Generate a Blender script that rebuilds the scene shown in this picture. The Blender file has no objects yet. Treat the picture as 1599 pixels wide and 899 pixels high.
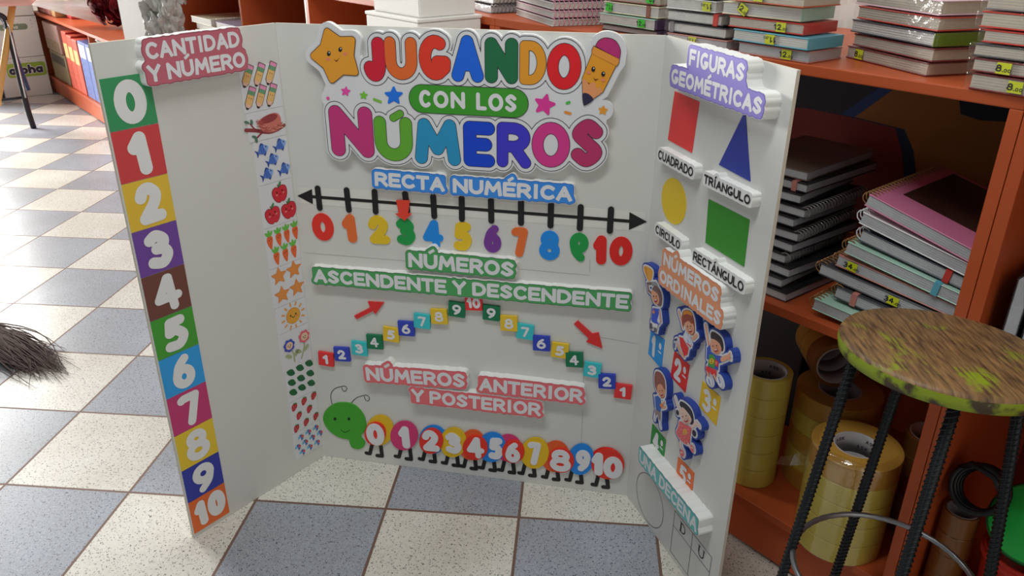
import bpy, bmesh, math, random
import numpy as np
from mathutils import Vector, Matrix
from mathutils.geometry import tessellate_polygon

random.seed(7)
scene = bpy.context.scene
COL = scene.collection
PI = math.pi

# ------------------------------------------------------------------ camera
IW, IH = 1599, 899
F_PX = 1238.0949
PITCH, YAW, ROLL = -0.4374762, 0.08269938, 0.0074073
CAM = np.array([0.694699, -1.373991, 1.204976])
_cp, _sp, _c, _s = math.cos(PITCH), math.sin(PITCH), math.cos(YAW), math.sin(YAW)
_fw = np.array([-_s * _cp, _c * _cp, _sp])
_rt = np.array([_c, _s, 0.0])
_up = np.cross(_rt, _fw)
_r2 = math.cos(ROLL) * _rt + math.sin(ROLL) * _up
_u2 = -math.sin(ROLL) * _rt + math.cos(ROLL) * _up
cam_data = bpy.data.cameras.new('camera')
cam_data.sensor_width = 36.0
cam_data.sensor_fit = 'HORIZONTAL'
cam_data.lens = F_PX / IW * 36.0
cam_data.clip_start = 0.02
cam = bpy.data.objects.new('camera', cam_data)
COL.objects.link(cam)
cam.matrix_world = Matrix(((_r2[0], _u2[0], -_fw[0], CAM[0]), (_r2[1], _u2[1], -_fw[1], CAM[1]),
                           (_r2[2], _u2[2], -_fw[2], CAM[2]), (0, 0, 0, 1)))
scene.camera = cam

# ------------------------------------------------------------------ light and exposure
scene.view_settings.view_transform = 'Standard'
scene.view_settings.look = 'None'
scene.view_settings.gamma = 1.0
scene.view_settings.exposure = 0.0
scene.view_settings.use_curve_mapping = False
world = bpy.data.worlds.new('world')
scene.world = world
world.use_nodes = True
world.node_tree.nodes['Background'].inputs[0].default_value = (0.93, 0.97, 1.0, 1)
world.node_tree.nodes['Background'].inputs[1].default_value = 0.19


def area(name, loc, target, sx, sy, power, color=(1, 1, 1), spread=PI):
    l = bpy.data.lights.new(name, 'AREA')
    l.shape = 'RECTANGLE'
    l.size, l.size_y, l.energy, l.color = sx, sy, power, color
    l.spread = spread
    o = bpy.data.objects.new(name, l)
    COL.objects.link(o)
    o.location = loc
    o.rotation_euler = (Vector(target) - Vector(loc)).to_track_quat('-Z', 'Z').to_euler()
    return o


area('entrance_daylight', (-5.55, 4.20, 1.65), (0.0, 0.05, 0.3), 2.5, 2.2, 660, (1.0, 0.965, 0.92))
area('overhead_fill_front', (0.22, -0.85, 2.55), (0.22, -0.85, 0), 1.2, 0.25, 19, (0.96, 1.0, 0.97))  # unseen fill, added overhead to brighten the front floor and the board
area('ceiling_tube_middle', (0.60, -0.28, 2.65), (0.60, -0.28, 0), 0.25, 1.2, 4, (0.97, 1.0, 0.99))
area('ceiling_tube_back', (0.0, 1.0, 2.75), (0.0, 1.0, 0), 1.2, 0.25, 16, (0.97, 0.99, 1.0))


# ------------------------------------------------------------------ geometry helpers
def ray(x, y):
    d = _fw + (x - IW / 2) / F_PX * _r2 - (y - IH / 2) / F_PX * _u2
    return d


def on_z(x, y, z):
    d = ray(x, y)
    return CAM + d * ((z - CAM[2]) / d[2])


ANG = math.radians(-45.3)                  # the long shelving wall runs along SD, its depth along SV
SD = np.array([math.cos(ANG), math.sin(ANG), 0.0])
SV = np.array([-SD[1], SD[0], 0.0])
V0 = 0.726


def sh(u, v, z):
    return tuple(SD * u + SV * v + np.array([0, 0, z]))


def on_v(x, y, v):
    d = ray(x, y)
    t = (v - CAM @ SV) / (d @ SV)
    X = CAM + d * t
    return float(X @ SD), float(X[2])


# ------------------------------------------------------------------ materials
def lin(c):
    c = c / 255.0
    return c / 12.92 if c <= 0.04045 else ((c + 0.055) / 1.055) ** 2.4


MATS = {}


def mat(key, rgb, rough=0.6, metal=0.0, spec=0.4, noise=0.0, scale=40.0, coat=0.0, bump=0.0, trans=0.0):
    """Principled material, rgb = albedo in sRGB 0..255, slight procedural variation."""
    if key in MATS:
        return MATS[key]
    m = bpy.data.materials.new(key)
    m.use_nodes = True
    nt = m.node_tree
    b = nt.nodes['Principled BSDF']
    col = tuple(lin(c) for c in rgb) + (1,)
    b.inputs['Base Color'].default_value = col
    b.inputs['Roughness'].default_value = rough
    b.inputs['Metallic'].default_value = metal
    b.inputs['Specular IOR Level'].default_value = spec
    b.inputs['Coat Weight'].default_value = coat
    b.inputs['Coat Roughness'].default_value = 0.12
    if trans:
        b.inputs['Transmission Weight'].default_value = trans
    if noise or bump:
        tc = nt.nodes.new('ShaderNodeTexCoord')
        n = nt.nodes.new('ShaderNodeTexNoise')
        n.inputs['Scale'].default_value = scale
        n.inputs['Detail'].default_value = 4
        nt.links.new(tc.outputs['Object'], n.inputs['Vector'])
        if noise:
            mx = nt.nodes.new('ShaderNodeMix')
            mx.data_type = 'RGBA'
            mx.inputs[6].default_value = tuple(max(0, c * (1 - noise)) for c in col[:3]) + (1,)
            mx.inputs[7].default_value = tuple(min(1, c * (1 + noise)) for c in col[:3]) + (1,)
            nt.links.new(n.outputs['Fac'], mx.inputs[0])
            nt.links.new(mx.outputs[2], b.inputs['Base Color'])
        if bump:
            bp = nt.nodes.new('ShaderNodeBump')
            bp.inputs['Strength'].default_value = bump
            bp.inputs['Distance'].default_value = 0.002
            nt.links.new(n.outputs['Fac'], bp.inputs['Height'])
            nt.links.new(bp.outputs['Normal'], b.inputs['Normal'])
    MATS[key] = m
    return m


K_PRINT = 1.8


def pm(r, g, b):
    """print colour as it looks on the photographed board -> albedo (undoes the dim board light)"""
    key = 'print_%d_%d_%d' % (r, g, b)
    if key in MATS:
        return MATS[key]
    ls = [lin(c) for c in (r, g, b)]
    k = min(K_PRINT, 0.84 / max(ls))
    out = [(1.055 * (l * k) ** (1 / 2.4) - 0.055 if l * k > 0.0031 else l * k * 12.92) * 255 for l in ls]
    return mat(key, out, rough=0.42, spec=0.35)


WHITE_INK = (196, 196, 200)


def plastic_wrap(key='clear_wrap', gloss=0.16, tint=(1, 1, 1)):
    if key in MATS:
        return MATS[key]
    m = bpy.data.materials.new(key)
    m.use_nodes = True
    nt = m.node_tree
    nt.nodes.clear()
    out = nt.nodes.new('ShaderNodeOutputMaterial')
    mix = nt.nodes.new('ShaderNodeMixShader')
    tr = nt.nodes.new('ShaderNodeBsdfTransparent')
    tr.inputs[0].default_value = tuple(tint) + (1,)
    gl = nt.nodes.new('ShaderNodeBsdfGlossy')
    gl.inputs['Roughness'].default_value = 0.12
    tc = nt.nodes.new('ShaderNodeTexCoord')
    n = nt.nodes.new('ShaderNodeTexNoise')
    n.inputs['Scale'].default_value = 45
    n.inputs['Detail'].default_value = 3
    bp = nt.nodes.new('ShaderNodeBump')
    bp.inputs['Strength'].default_value = 0.5
    bp.inputs['Distance'].default_value = 0.004
    nt.links.new(tc.outputs['Object'], n.inputs['Vector'])
    nt.links.new(n.outputs['Fac'], bp.inputs['Height'])
    nt.links.new(bp.outputs['Normal'], gl.inputs['Normal'])
    mix.inputs[0].default_value = gloss
    nt.links.new(tr.outputs[0], mix.inputs[1])
    nt.links.new(gl.outputs[0], mix.inputs[2])
    nt.links.new(mix.outputs[0], out.inputs[0])
    MATS[key] = m
    return m


# ------------------------------------------------------------------ scene-graph helpers
def tag(o, label=None, cat=None, group=None, kind=None):
    if label: o['label'] = label
    if cat: o['category'] = cat
    if group: o['group'] = group
    if kind: o['kind'] = kind
    return o


def thing(name, label, cat, loc, rotz=0.0, group=None, rot=None):
    o = bpy.data.objects.new(name, None)
    o.empty_display_size = 0.05
    COL.objects.link(o)
    o.location = loc
    o.rotation_euler = rot if rot else (0, 0, rotz)
    return tag(o, label, cat, group)


class MB:
    """mesh builder: collects faces with material slots, links ONE mesh object"""

    def __init__(self):
        self.v, self.f, self.mi, self.mats, self.sm = [], [], [], [], []

    def slot(self, m):
        if m not in self.mats:
            self.mats.append(m)
        return self.mats.index(m)

    def add(self, vs, fs, m, smooth=False, M=None):
        o = len(self.v)
        if M is not None:
            vs = [tuple(M @ Vector(p)) for p in vs]
        self.v += [tuple(p) for p in vs]
        s = self.slot(m)
        for f in fs:
            self.f.append([i + o for i in f]); self.mi.append(s); self.sm.append(smooth)
        return self

    def box(self, c, s, m, rz=0.0, bev=0.0, M=None, seg=2):
        bm = bmesh.new()
        bmesh.ops.create_cube(bm, size=1.0)
        bmesh.ops.scale(bm, vec=s, verts=bm.verts)
        if bev:
            bmesh.ops.bevel(bm, geom=bm.edges[:], offset=bev, segments=seg, affect='EDGES', profile=0.5)
        T = Matrix.Translation(c) @ Matrix.Rotation(rz, 4, 'Z')
        if M is not None: T = M @ T
        bm.verts.index_update()
        vs = [tuple(T @ p.co) for p in bm.verts]
        fs = [[q.index for q in f.verts] for f in bm.faces]
        bm.free()
        return self.add(vs, fs, m, False)

    def prism(self, loop, z0, z1, m, M=None, mside=None):
        n = len(loop)
        vs = [(x, y, z0) for x, y in loop] + [(x, y, z1) for x, y in loop]
        self.add(vs, [list(range(n - 1, -1, -1)), list(range(n, 2 * n))], m, False, M)
        self.add(vs, [[i, (i + 1) % n, n + (i + 1) % n, n + i] for i in range(n)], mside or m, False, M)
        return self

    def lathe(self, prof, m, seg=32, M=None, smooth=True, closed=False):
        vs, fs = [], []
        n = len(prof)
        for k in range(seg):
            a = 2 * PI * k / seg
            vs += [(r * math.cos(a), r * math.sin(a), z) for r, z in prof]
        for k in range(seg):
            k2 = (k + 1) % seg
            for i in range(n if closed else n - 1):
                j = (i + 1) % n
                fs.append([k * n + i, k2 * n + i, k2 * n + j, k * n + j])
        return self.add(vs, fs, m, smooth, M)

    def tube(self, path, r, m, seg=8, M=None, closed=False, smooth=True):
        P = [Vector(p) for p in path]
        n = len(P)
        rr = r if hasattr(r, '__len__') else [r] * n
        vs, fs = [], []
        up = None
        for i in range(n):
            a = P[i - 1] if (i or closed) else P[i]
            b = P[(i + 1) % n] if (i < n - 1 or closed) else P[i]
            t = (b - a).normalized()
            if up is None:
                up = Vector((0, 0, 1)) if abs(t.z) < 0.9 else Vector((1, 0, 0))
            x = t.cross(up)
            if x.length < 1e-5: x = t.cross(Vector((0.3, 1, 0.2)))
            x.normalize()
            up = x.cross(t).normalized()
            for k in range(seg):
                q = 2 * PI * k / seg
                vs.append(tuple(P[i] + (x * math.cos(q) + up * math.sin(q)) * rr[i]))
        for i in range(n if closed else n - 1):
            j = (i + 1) % n
            for k in range(seg):
                k2 = (k + 1) % seg
                fs.append([i * seg + k, i * seg + k2, j * seg + k2, j * seg + k])
        if not closed:
            fs.append(list(range(seg - 1, -1, -1)))
            fs.append([(n - 1) * seg + k for k in range(seg)])
        return self.add(vs, fs, m, smooth, M)

    def build(self, name, parent=None, label=None, fix=True):
        me = bpy.data.meshes.new(name)
        me.from_pydata(self.v, [], self.f)
        for m in self.mats: me.materials.append(m)
        me.polygons.foreach_set('material_index', self.mi)
        me.polygons.foreach_set('use_smooth', self.sm)
        if fix:
            bm = bmesh.new(); bm.from_mesh(me)
            bmesh.ops.recalc_face_normals(bm, faces=bm.faces)
            bm.to_mesh(me); bm.free()
        me.update()
        o = bpy.data.objects.new(name, me)
        COL.objects.link(o)
        if parent is not None: o.parent = parent
        if label: o['label'] = label
        return o


def copy_tree(o, parent=None):
    c = o.copy()
    COL.objects.link(c)
    if parent is not None: c.parent = parent
    for ch in list(o.children): copy_tree(ch, c)
    return c


# ------------------------------------------------------------------ 2-D outline engine (strokes / polygons -> clean outlines)
def ell(cx, cy, rx, ry, rot=0.0, n=28, a0=0.0, a1=360.0):
    full = abs(a1 - a0) >= 360
    k = n if full else n + 1
    out = []
    c, s = math.cos(math.radians(rot)), math.sin(math.radians(rot))
    for i in range(k):
        a = math.radians(a0 + (a1 - a0) * i / n)
        x, y = rx * math.cos(a), ry * math.sin(a)
        out.append((cx + x * c - y * s, cy + x * s + y * c))
    return out


def smooth(pts, closed=True, k=6):
    P = np.array(pts, float)
    n = len(P)
    out = []
    for i in range(n if closed else n - 1):
        p0 = P[(i - 1) % n] if (closed or i > 0) else P[i]
        p1, p2 = P[i], P[(i + 1) % n]
        p3 = P[(i + 2) % n] if (closed or i < n - 2) else P[i + 1]
        for j in range(k):
            t = j / k
            out.append(tuple(0.5 * ((2 * p1) + (-p0 + p2) * t + (2 * p0 - 5 * p1 + 4 * p2 - p3) * t * t
                                    + (-p0 + 3 * p1 - 3 * p2 + p3) * t ** 3)))
    if not closed: out.append(tuple(P[-1]))
    return out


def seg_dist(X, Y, a, b):
    ax, ay = a; bx, by = b
    dx, dy = bx - ax, by - ay
    L = dx * dx + dy * dy
    t = np.clip(((X - ax) * dx + (Y - ay) * dy) / L, 0, 1) if L > 1e-16 else 0.0
    return np.hypot(X - ax - t * dx, Y - ay - t * dy)


def sdf_grid(shapes, pad, step):
    """shapes: ('s', polyline, radius) or ('p', closed loop[, grow])"""
    pts = np.concatenate([np.array(s[1], float) for s in shapes])
    rmax = max([s[2] for s in shapes if len(s) > 2] + [0]) + pad + 3 * step
    x0, y0 = pts.min(0) - rmax
    x1, y1 = pts.max(0) + rmax
    xs = np.arange(x0, x1 + step, step); ys = np.arange(y0, y1 + step, step)
    G = np.full((len(ys), len(xs)), 1e3)
    for s in shapes:
        Q = np.array(s[1], float)
        R = (s[2] if s[0] == 's' else (s[2] if len(s) > 2 else 0.0))
        mg = pad + abs(R) + 4 * step
        i0, i1 = np.searchsorted(xs, [Q[:, 0].min() - mg, Q[:, 0].max() + mg])
        j0, j1 = np.searchsorted(ys, [Q[:, 1].min() - mg, Q[:, 1].max() + mg])
        X, Y = np.meshgrid(xs[i0:i1], ys[j0:j1])
        if X.size == 0: continue
        D = np.full(X.shape, 1e3)
        n = len(Q)
        if s[0] == 's':
            if n == 1: D = np.hypot(X - Q[0, 0], Y - Q[0, 1])
            for k in range(n - 1): D = np.minimum(D, seg_dist(X, Y, Q[k], Q[k + 1]))
            D = D - R
        else:
            ins = np.zeros(X.shape, bool)
            for k in range(n):
                a, b = Q[k], Q[(k + 1) % n]
                D = np.minimum(D, seg_dist(X, Y, a, b))
                if a[1] != b[1]:
                    cr = ((a[1] > Y) != (b[1] > Y)) & (X < (b[0] - a[0]) * (Y - a[1]) / (b[1] - a[1]) + a[0])
                    ins ^= cr
            D = np.where(ins, -D, D) - R
        G[j0:j1, i0:i1] = np.minimum(G[j0:j1, i0:i1], D)
    return G, xs, ys


def rdp(P, tol):
    P = np.array(P)
    n = len(P)
    if n < 8: return P
    keep = np.zeros(n, bool)
    far = int(np.argmax(((P - P[0]) ** 2).sum(1)))
    keep[0] = keep[far] = True
    st = [(0, far), (far, n)]
    while st:
        a, b = st.pop()
        if b - a < 2: continue
        A, B = P[a], P[b % n]
        d = B - A
        L = math.hypot(*d)
        Q = P[a + 1:b]
        e = np.abs((Q[:, 0] - A[0]) * d[1] - (Q[:, 1] - A[1]) * d[0]) / L if L > 1e-12 else np.hypot(*(Q - A).T)
        i = int(np.argmax(e))
        if e[i] > tol:
            k = a + 1 + i
            keep[k] = True
            st += [(a, k), (k, b)]
    return P[keep]


def contour(grid, level, tol=None):
    G, xs, ys = grid
    G = G - level
    G = np.where(np.abs(G) < 1e-9, 1e-9, G)
    I = G < 0
    code = I[:-1, :-1] * 1 + I[:-1, 1:] * 2 + I[1:, 1:] * 4 + I[1:, :-1] * 8
    J, Ii = np.nonzero((code > 0) & (code < 15))
    T = {1: [(3, 0)], 2: [(0, 1)], 3: [(3, 1)], 4: [(1, 2)], 5: [(3, 0), (1, 2)], 6: [(0, 2)], 7: [(3, 2)], 8: [(2, 3)],
         9: [(2, 0)], 10: [(0, 1), (2, 3)], 11: [(2, 1)], 12: [(1, 3)], 13: [(1, 0)], 14: [(0, 3)]}

    def pt(key):
        k, i, j = key
        if k == 'h':
            a, b = G[j, i], G[j, i + 1]
            return (xs[i] + (xs[i + 1] - xs[i]) * a / (a - b), ys[j])
        a, b = G[j, i], G[j + 1, i]
        return (xs[i], ys[j] + (ys[j + 1] - ys[j]) * a / (a - b))

    nxt = {}
    for j, i in zip(J.tolist(), Ii.tolist()):
        ek = (('h', i, j), ('v', i + 1, j), ('h', i, j + 1), ('v', i, j))
        for a, b in T[int(code[j, i])]:
            nxt.setdefault(ek[a], []).append(ek[b])
    loops = []
    while nxt:
        k0 = next(iter(nxt))
        loop, k = [], k0
        while k in nxt:
            loop.append(pt(k))
            L = nxt[k]
            k2 = L.pop()
            if not L: del nxt[k]
            k = k2
            if k == k0: break
        if len(loop) > 4:
            step = xs[1] - xs[0]
            q = rdp(loop, tol if tol else step * 0.06)
            if len(q) >= 3: loops.append([tuple(p) for p in q])
    return loops


def _area(l):
    a = np.array(l)
    return 0.5 * float(np.sum(a[:, 0] * np.roll(a[:, 1], -1) - np.roll(a[:, 0], -1) * a[:, 1]))


def _inside(p, l):
    c = False
    for k in range(len(l)):
        a, b = l[k], l[k - 1]
        if (a[1] > p[1]) != (b[1] > p[1]) and p[0] < (b[0] - a[0]) * (p[1] - a[1]) / (b[1] - a[1]) + a[0]: c = not c
    return c


def tri_fill(loops):
    """triangles for outlines with holes, each outer outline filled on its own, CCW"""
    ordered = sorted(loops, key=lambda l: -abs(_area(l)))
    groups = []
    for l in ordered:
        depth = [g for g in groups if _inside(l[0], g[0])]
        inner = [g for g in depth if not any(_inside(l[0], h_) for h_ in g[1:])]
        if inner: inner[-1].append(l)
        else: groups.append([l])
    flat, out = [], []
    for g in groups:
        base = len(flat)
        q = [p for l in g for p in l]
        flat += q
        for a, b, c in tessellate_polygon([[Vector((p[0] * 100, p[1] * 100, 0)) for p in l] for l in g]):
            A, B, C = q[a], q[b], q[c]
            ar = (B[0] - A[0]) * (C[1] - A[1]) - (B[1] - A[1]) * (C[0] - A[0])
            if abs(ar) < 1e-14: continue
            out.append((a + base, b + base, c + base) if ar > 0 else (a + base, c + base, b + base))
    return flat, out


# ------------------------------------------------------------------ rounded stroke lettering
def arc(cx, cy, rx, ry, a0, a1, n=14):
    return ell(cx, cy, rx, ry, 0, n, a0, a1)


G_ = {
    'A': (1.0, [[(0, 0), (.5, 1), (1, 0)], [(.2, .33), (.8, .33)]]),
    'C': (.95, [arc(.55, .5, .55, .5, 48, 312)]),
    'D': (.98, [[(0, 0), (0, 1), (.35, 1)] + arc(.35, .5, .65, .5, 90, -90) + [(0, 0)]]),
    'E': (.8, [[(1, 1), (0, 1), (0, 0), (1, 0)], [(0, .5), (.85, .5)]]),
    'F': (.78, [[(1, 1), (0, 1), (0, 0)], [(0, .5), (.85, .5)]]),
    'G': (1.0, [arc(.52, .5, .52, .5, 62, 290) + [(.98, .2), (1, .37), (.64, .37)]]),
    'I': (.28, [[(.5, 0), (.5, 1)]]),
    'J': (.72, [[(.95, 1), (.95, .35)] + arc(.5, .33, .45, .33, 0, -160)]),
    'L': (.74, [[(0, 1), (0, 0), (1, 0)]]),
    'M': (1.2, [[(0, 0), (.12, 1), (.5, .3), (.88, 1), (1, 0)]]),
    'N': (1.0, [[(0, 0), (0, 1), (1, 0), (1, 1)]]),
    'O': (1.06, [ell(.5, .5, .5, .5) + [(1, .5)]]),
    'P': (.86, [[(0, 0), (0, 1), (.5, 1)] + arc(.5, .72, .5, .28, 90, -90) + [(0, .44)]]),
    'R': (.9, [[(0, 0), (0, 1), (.45, 1)] + arc(.45, .73, .5, .27, 90, -90) + [(0, .46)], [(.5, .46), (1, 0)]]),
    'S': (.84, [smooth([(.93, .84), (.5, 1), (.06, .76), (.45, .53), (.95, .25), (.5, 0), (.04, .15)], False, 6)]),
    'T': (.86, [[(0, 1), (1, 1)], [(.5, 1), (.5, 0)]]),
    'U': (.95, [[(0, 1), (0, .42)] + arc(.5, .42, .5, .42, 180, 360) + [(1, 1)]]),
    'Y': (.95, [[(0, 1), (.5, .45), (1, 1)], [(.5, .45), (.5, 0)]]),
    'K': (.86, [[(0, 0), (0, 1)], [(.9, 1), (.08, .48), (1, 0)]]),
    '0': (.86, [ell(.5, .5, .5, .5) + [(1, .5)]]),
    '1': (.55, [[(0, .72), (.62, 1), (.78, 0)]]),
    '2': (.82, [smooth([(.0, .74), (.18, .95), (.55, 1), (.88, .78), (.72, .48), (.3, .18), (.06, 0)], False, 6) + [(1, .02)]]),
    '3': (.78, [smooth([(.0, .88), (.4, 1), (.85, .82), (.72, .6), (.35, .53)], False, 5) +
                smooth([(.35, .53), (.8, .47), (.98, .25), (.6, .0), (.0, .07)], False, 5)]),
    '4': (.86, [[(.55, 1), (.0, .32), (.98, .34)], [(.62, 1), (.72, 0)], [(.55, 1), (.62, 1)]]),
    '5': (.78, [[(.9, 1), (.22, .98), (.12, .58)] + smooth([(.12, .58), (.55, .63), (.98, .35), (.65, .03), (.0, .03)], False, 6)]),
    '6': (.8, [smooth([(.72, 1), (.25, .75), (.0, .33)], False, 6) + arc(.5, .3, .5, .3, 175, -185, 20)]),
    '7': (.75, [[(0, .96), (.15, 1), (.95, 1), (.45, 0)]]),
    '8': (.8, [ell(.5, .77, .4, .23) + [(.9, .77)], ell(.5, .27, .5, .27) + [(1, .27)]]),
    '9': (.8, [smooth([(.3, 0), (.8, .28), (1, .67)], False, 6) + arc(.5, .7, .5, .3, -5, 355, 20)]),
    '.': (.2, [[(.5, 0), (.5, .01)]]),
    'a': (.7, [ell(.45, .3, .45, .3) + [(.9, .3)], [(.95, .62), (.95, 0)]]),
    'l': (.22, [[(.5, 1.0), (.5, 0)]]),
    'p': (.7, [ell(.5, .3, .45, .3) + [(.95, .3)], [(.02, .62), (.02, -.35)]]),
    'h': (.7, [[(0, 1.0), (0, 0)], smooth([(0, .4), (.45, .62), (.95, .4), (.95, 0)], False, 5)]),
    's': (.6, [smooth([(.9, .52), (.5, .6), (.1, .46), (.5, .31), (.92, .14), (.5, 0), (.05, .1)], False, 5)]),
    'k': (.66, [[(0, 1), (0, 0)], [(.85, .6), (.05, .27), (.95, 0)]]),
}
ACC = {'Ú': 'U', 'Í': 'I', 'É': 'E', 'Á': 'A'}


def glyph(ch, x0, y0, w, h, r, mirror=False):
    """strokes of one character filling the box (x0,y0,w,h); r = stroke radius"""
    base = ACC.get(ch, ch)
    st = G_[base][1]
    out = []
    for s in st:
        q = []
        for x, y in s:
            if mirror: x = 1 - x
            q.append((x0 + r + x * (w - 2 * r), y0 + r + y * (h - 2 * r)))
        out.append(('s', q, r))
    if ch in ACC:
        cx = x0 + w * 0.5
        out.append(('s', [(cx - .02 * h, y0 + h * 1.13), (cx + .17 * h, y0 + h * 1.26)], r * 0.8))
    return out


def square_caps(shapes, rho=.35):
    """give free stroke ends nearly square terminals"""
    out = list(shapes)
    for s in shapes:
        P, r = s[1], s[2]
        if len(P) < 2 or math.hypot(P[0][0] - P[-1][0], P[0][1] - P[-1][1]) < 1e-6: continue
        for e, q in ((P[0], P[1]), (P[-1], P[-2])):
            dx, dy = e[0] - q[0], e[1] - q[1]
            L = math.hypot(dx, dy) or 1e-9
            dx, dy = dx / L, dy / L
            k = r * (1 - rho)
            a = (e[0] - dx * k * .5, e[1] - dy * k * .5); b = (e[0] + dx * k, e[1] + dy * k)
            out.append(('p', [(a[0] - dy * k, a[1] + dx * k), (b[0] - dy * k, b[1] + dx * k), (b[0] + dy * k, b[1] - dx * k), (a[0] + dy * k, a[1] - dx * k)], r * rho))
    return out


def outer_only(loops):
    return [l for l in loops if not any(m is not l and abs(_area(m)) > abs(_area(l)) and _inside(l[0], m) for m in loops)]


def text_w(text, weight, gap):
    w = 0
    for ch in text:
        w += (0.32 if ch == ' ' else G_[ACC.get(ch, ch)][0] * (1 - 2 * weight) + 2 * weight) + gap
    return w - gap


def text_shapes(text, p0, p1, cap, weight=.11, gap=.07):
    """lettering from baseline start p0 to baseline end p1 (s,t), cap height cap"""
    L = math.hypot(p1[0] - p0[0], p1[1] - p0[1])
    a = math.atan2(p1[1] - p0[1], p1[0] - p0[0])
    k = L / (text_w(text, weight, gap) * cap)
    r = weight * cap * min(1.0, max(.75, k))
    x = 0.0
    shapes = []
    for ch in text:
        if ch == ' ':
            x += (.32 + gap) * cap * k
            continue
        w = (G_[ACC.get(ch, ch)][0] * (1 - 2 * weight) + 2 * weight) * cap * k
        shapes += glyph(ch, x, 0, max(w, 2.02 * r), cap, r)
        x += w + gap * cap * k
    ca, sa = math.cos(a), math.sin(a)
    return [('s', [(p0[0] + px * ca - py * sa, p0[1] + px * sa + py * ca) for px, py in s[1]], s[2]) for s in shapes]


# ================================================================== ROOM
def floor_material():
    m = bpy.data.materials.new('terrazzo_floor_tiles')
    m.use_nodes = True
    nt = m.node_tree
    N, Lk = nt.nodes.new, nt.links.new
    b = nt.nodes['Principled BSDF']
    tc = N('ShaderNodeTexCoord')
    sx = N('ShaderNodeSeparateXYZ'); Lk(tc.outputs['Object'], sx.inputs[0])

    def math_(op, a, b_=None, c=None):
        n = N('ShaderNodeMath'); n.operation = op
        for i, q in enumerate((a, b_, c)):
            if q is None: continue
            if isinstance(q, (int, float)): n.inputs[i].default_value = q
            else: Lk(q, n.inputs[i])
        return n.outputs[0]
    tx = math_('DIVIDE', sx.outputs[0], 0.3)
    ty = math_('DIVIDE', sx.outputs[1], 0.3)
    par = math_('FLOORED_MODULO', math_('ADD', math_('FLOOR', tx), math_('FLOOR', ty)), 2.0)

    def edge(t):
        f = math_('FRACT', t)
        return math_('MINIMUM', f, math_('SUBTRACT', 1.0, f))
    e = math_('MINIMUM', edge(tx), edge(ty))
    grout = math_('LESS_THAN', e, 0.0105)
    # speckles
    def noise(scale, detail=2.0):
        n = N('ShaderNodeTexNoise'); n.inputs['Scale'].default_value = scale; n.inputs['Detail'].default_value = detail
        Lk(tc.outputs['Object'], n.inputs['Vector']); return n.outputs['Fac']
    def mix(f, a, b_):
        n = N('ShaderNodeMix'); n.data_type = 'RGBA'
        if isinstance(f, (int, float)): n.inputs[0].default_value = f
        else: Lk(f, n.inputs[0])
        for i, q in ((6, a), (7, b_)):
            if isinstance(q, tuple): n.inputs[i].default_value = tuple(lin(c) for c in q) + (1,)
            else: Lk(q, n.inputs[i])
        return n.outputs[2]
    def ramp(f, lo, hi):
        n = N('ShaderNodeMapRange'); n.inputs[1].default_value = lo; n.inputs[2].default_value = hi
        Lk(f, n.inputs[0]); return n.outputs[0]
    vor = N('ShaderNodeTexVoronoi'); vor.inputs['Scale'].default_value = 260
    Lk(tc.outputs['Object'], vor.inputs['Vector'])
    dark = math_('MULTIPLY', math_('LESS_THAN', vor.outputs['Distance'], 0.36), ramp(noise(170, 3), .5, .56))
    light = ramp(noise(330, 2), .57, .66)
    cream = mix(dark, mix(ramp(noise(90), .3, .7), (222, 220, 211), (236, 233, 225)), (92, 86, 80))
    blue = mix(light, mix(dark, mix(ramp(noise(120), .3, .7), (156, 162, 174), (172, 178, 188)), (60, 66, 82)), (200, 204, 210))
    big = mix(ramp(noise(3.0, 3), .35, .7), (255, 255, 255), (232, 228, 224))
    col = mix(par, cream, blue)
    mul = N('ShaderNodeMix'); mul.data_type = 'RGBA'; mul.blend_type = 'MULTIPLY'; mul.inputs[0].default_value = 1
    Lk(col, mul.inputs[6]); Lk(big, mul.inputs[7])
    fin = mix(grout, mul.outputs[2], (118, 92, 80))
    Lk(fin, b.inputs['Base Color'])
    Lk(math_('MULTIPLY_ADD', grout, .4, .30), b.inputs['Roughness'])
    b.inputs['Specular IOR Level'].default_value = .35
    bp = N('ShaderNodeBump'); bp.inputs['Strength'].default_value = .35; bp.inputs['Distance'].default_value = .003
    Lk(math_('SUBTRACT', 1.0, grout), bp.inputs['Height']); Lk(bp.outputs[0], b.inputs['Normal'])
    return m


M_sh = Matrix(((SD[0], SV[0], 0, 0), (SD[1], SV[1], 0, 0), (0, 0, 1, 0), (0, 0, 0, 1)))   # shelf frame (u,v,z) -> world

mb = MB()
mb.box((0.0, 0.5, -0.03), (12.0, 12.0, 0.06), floor_material())
tag(mb.build('floor'), 'speckled cream and blue grey checked floor tiles with brown grout', 'floor', kind='structure')

wall_paint = mat('wall_paint', (214, 210, 202), .8, noise=.03, scale=6)
mb = MB(); mb.box((-1.7, 1.31, 1.4), (8.4, .08, 2.8), wall_paint, M=M_sh)
tag(mb.build('wall_back'), 'plain painted wall behind the long orange shelving', 'wall', kind='structure')
mb = MB(); mb.box((-5.96, 0.75, 1.4), (.08, 1.04, 2.8), wall_paint, M=M_sh)
tag(mb.build('wall_left'), 'end wall behind the stacked paper boxes', 'wall', kind='structure')
mb = MB(); mb.box((2.54, 0.35, 1.4), (.08, 1.84, 2.8), wall_paint, M=M_sh)
tag(mb.build('wall_right'), 'side wall at the end of the shelving', 'wall', kind='structure')

# white column between the bookcase and the cubbies
mb = MB()
mb.box((-2.90, 1.01, 1.4), (.72, .50, 2.8), mat('column_white', (172, 171, 169), .9, spec=.08), M=M_sh, bev=.01)
tag(mb.build('trim_1'), 'white column between the bookcase and the shelving', 'column', kind='structure')

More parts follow.
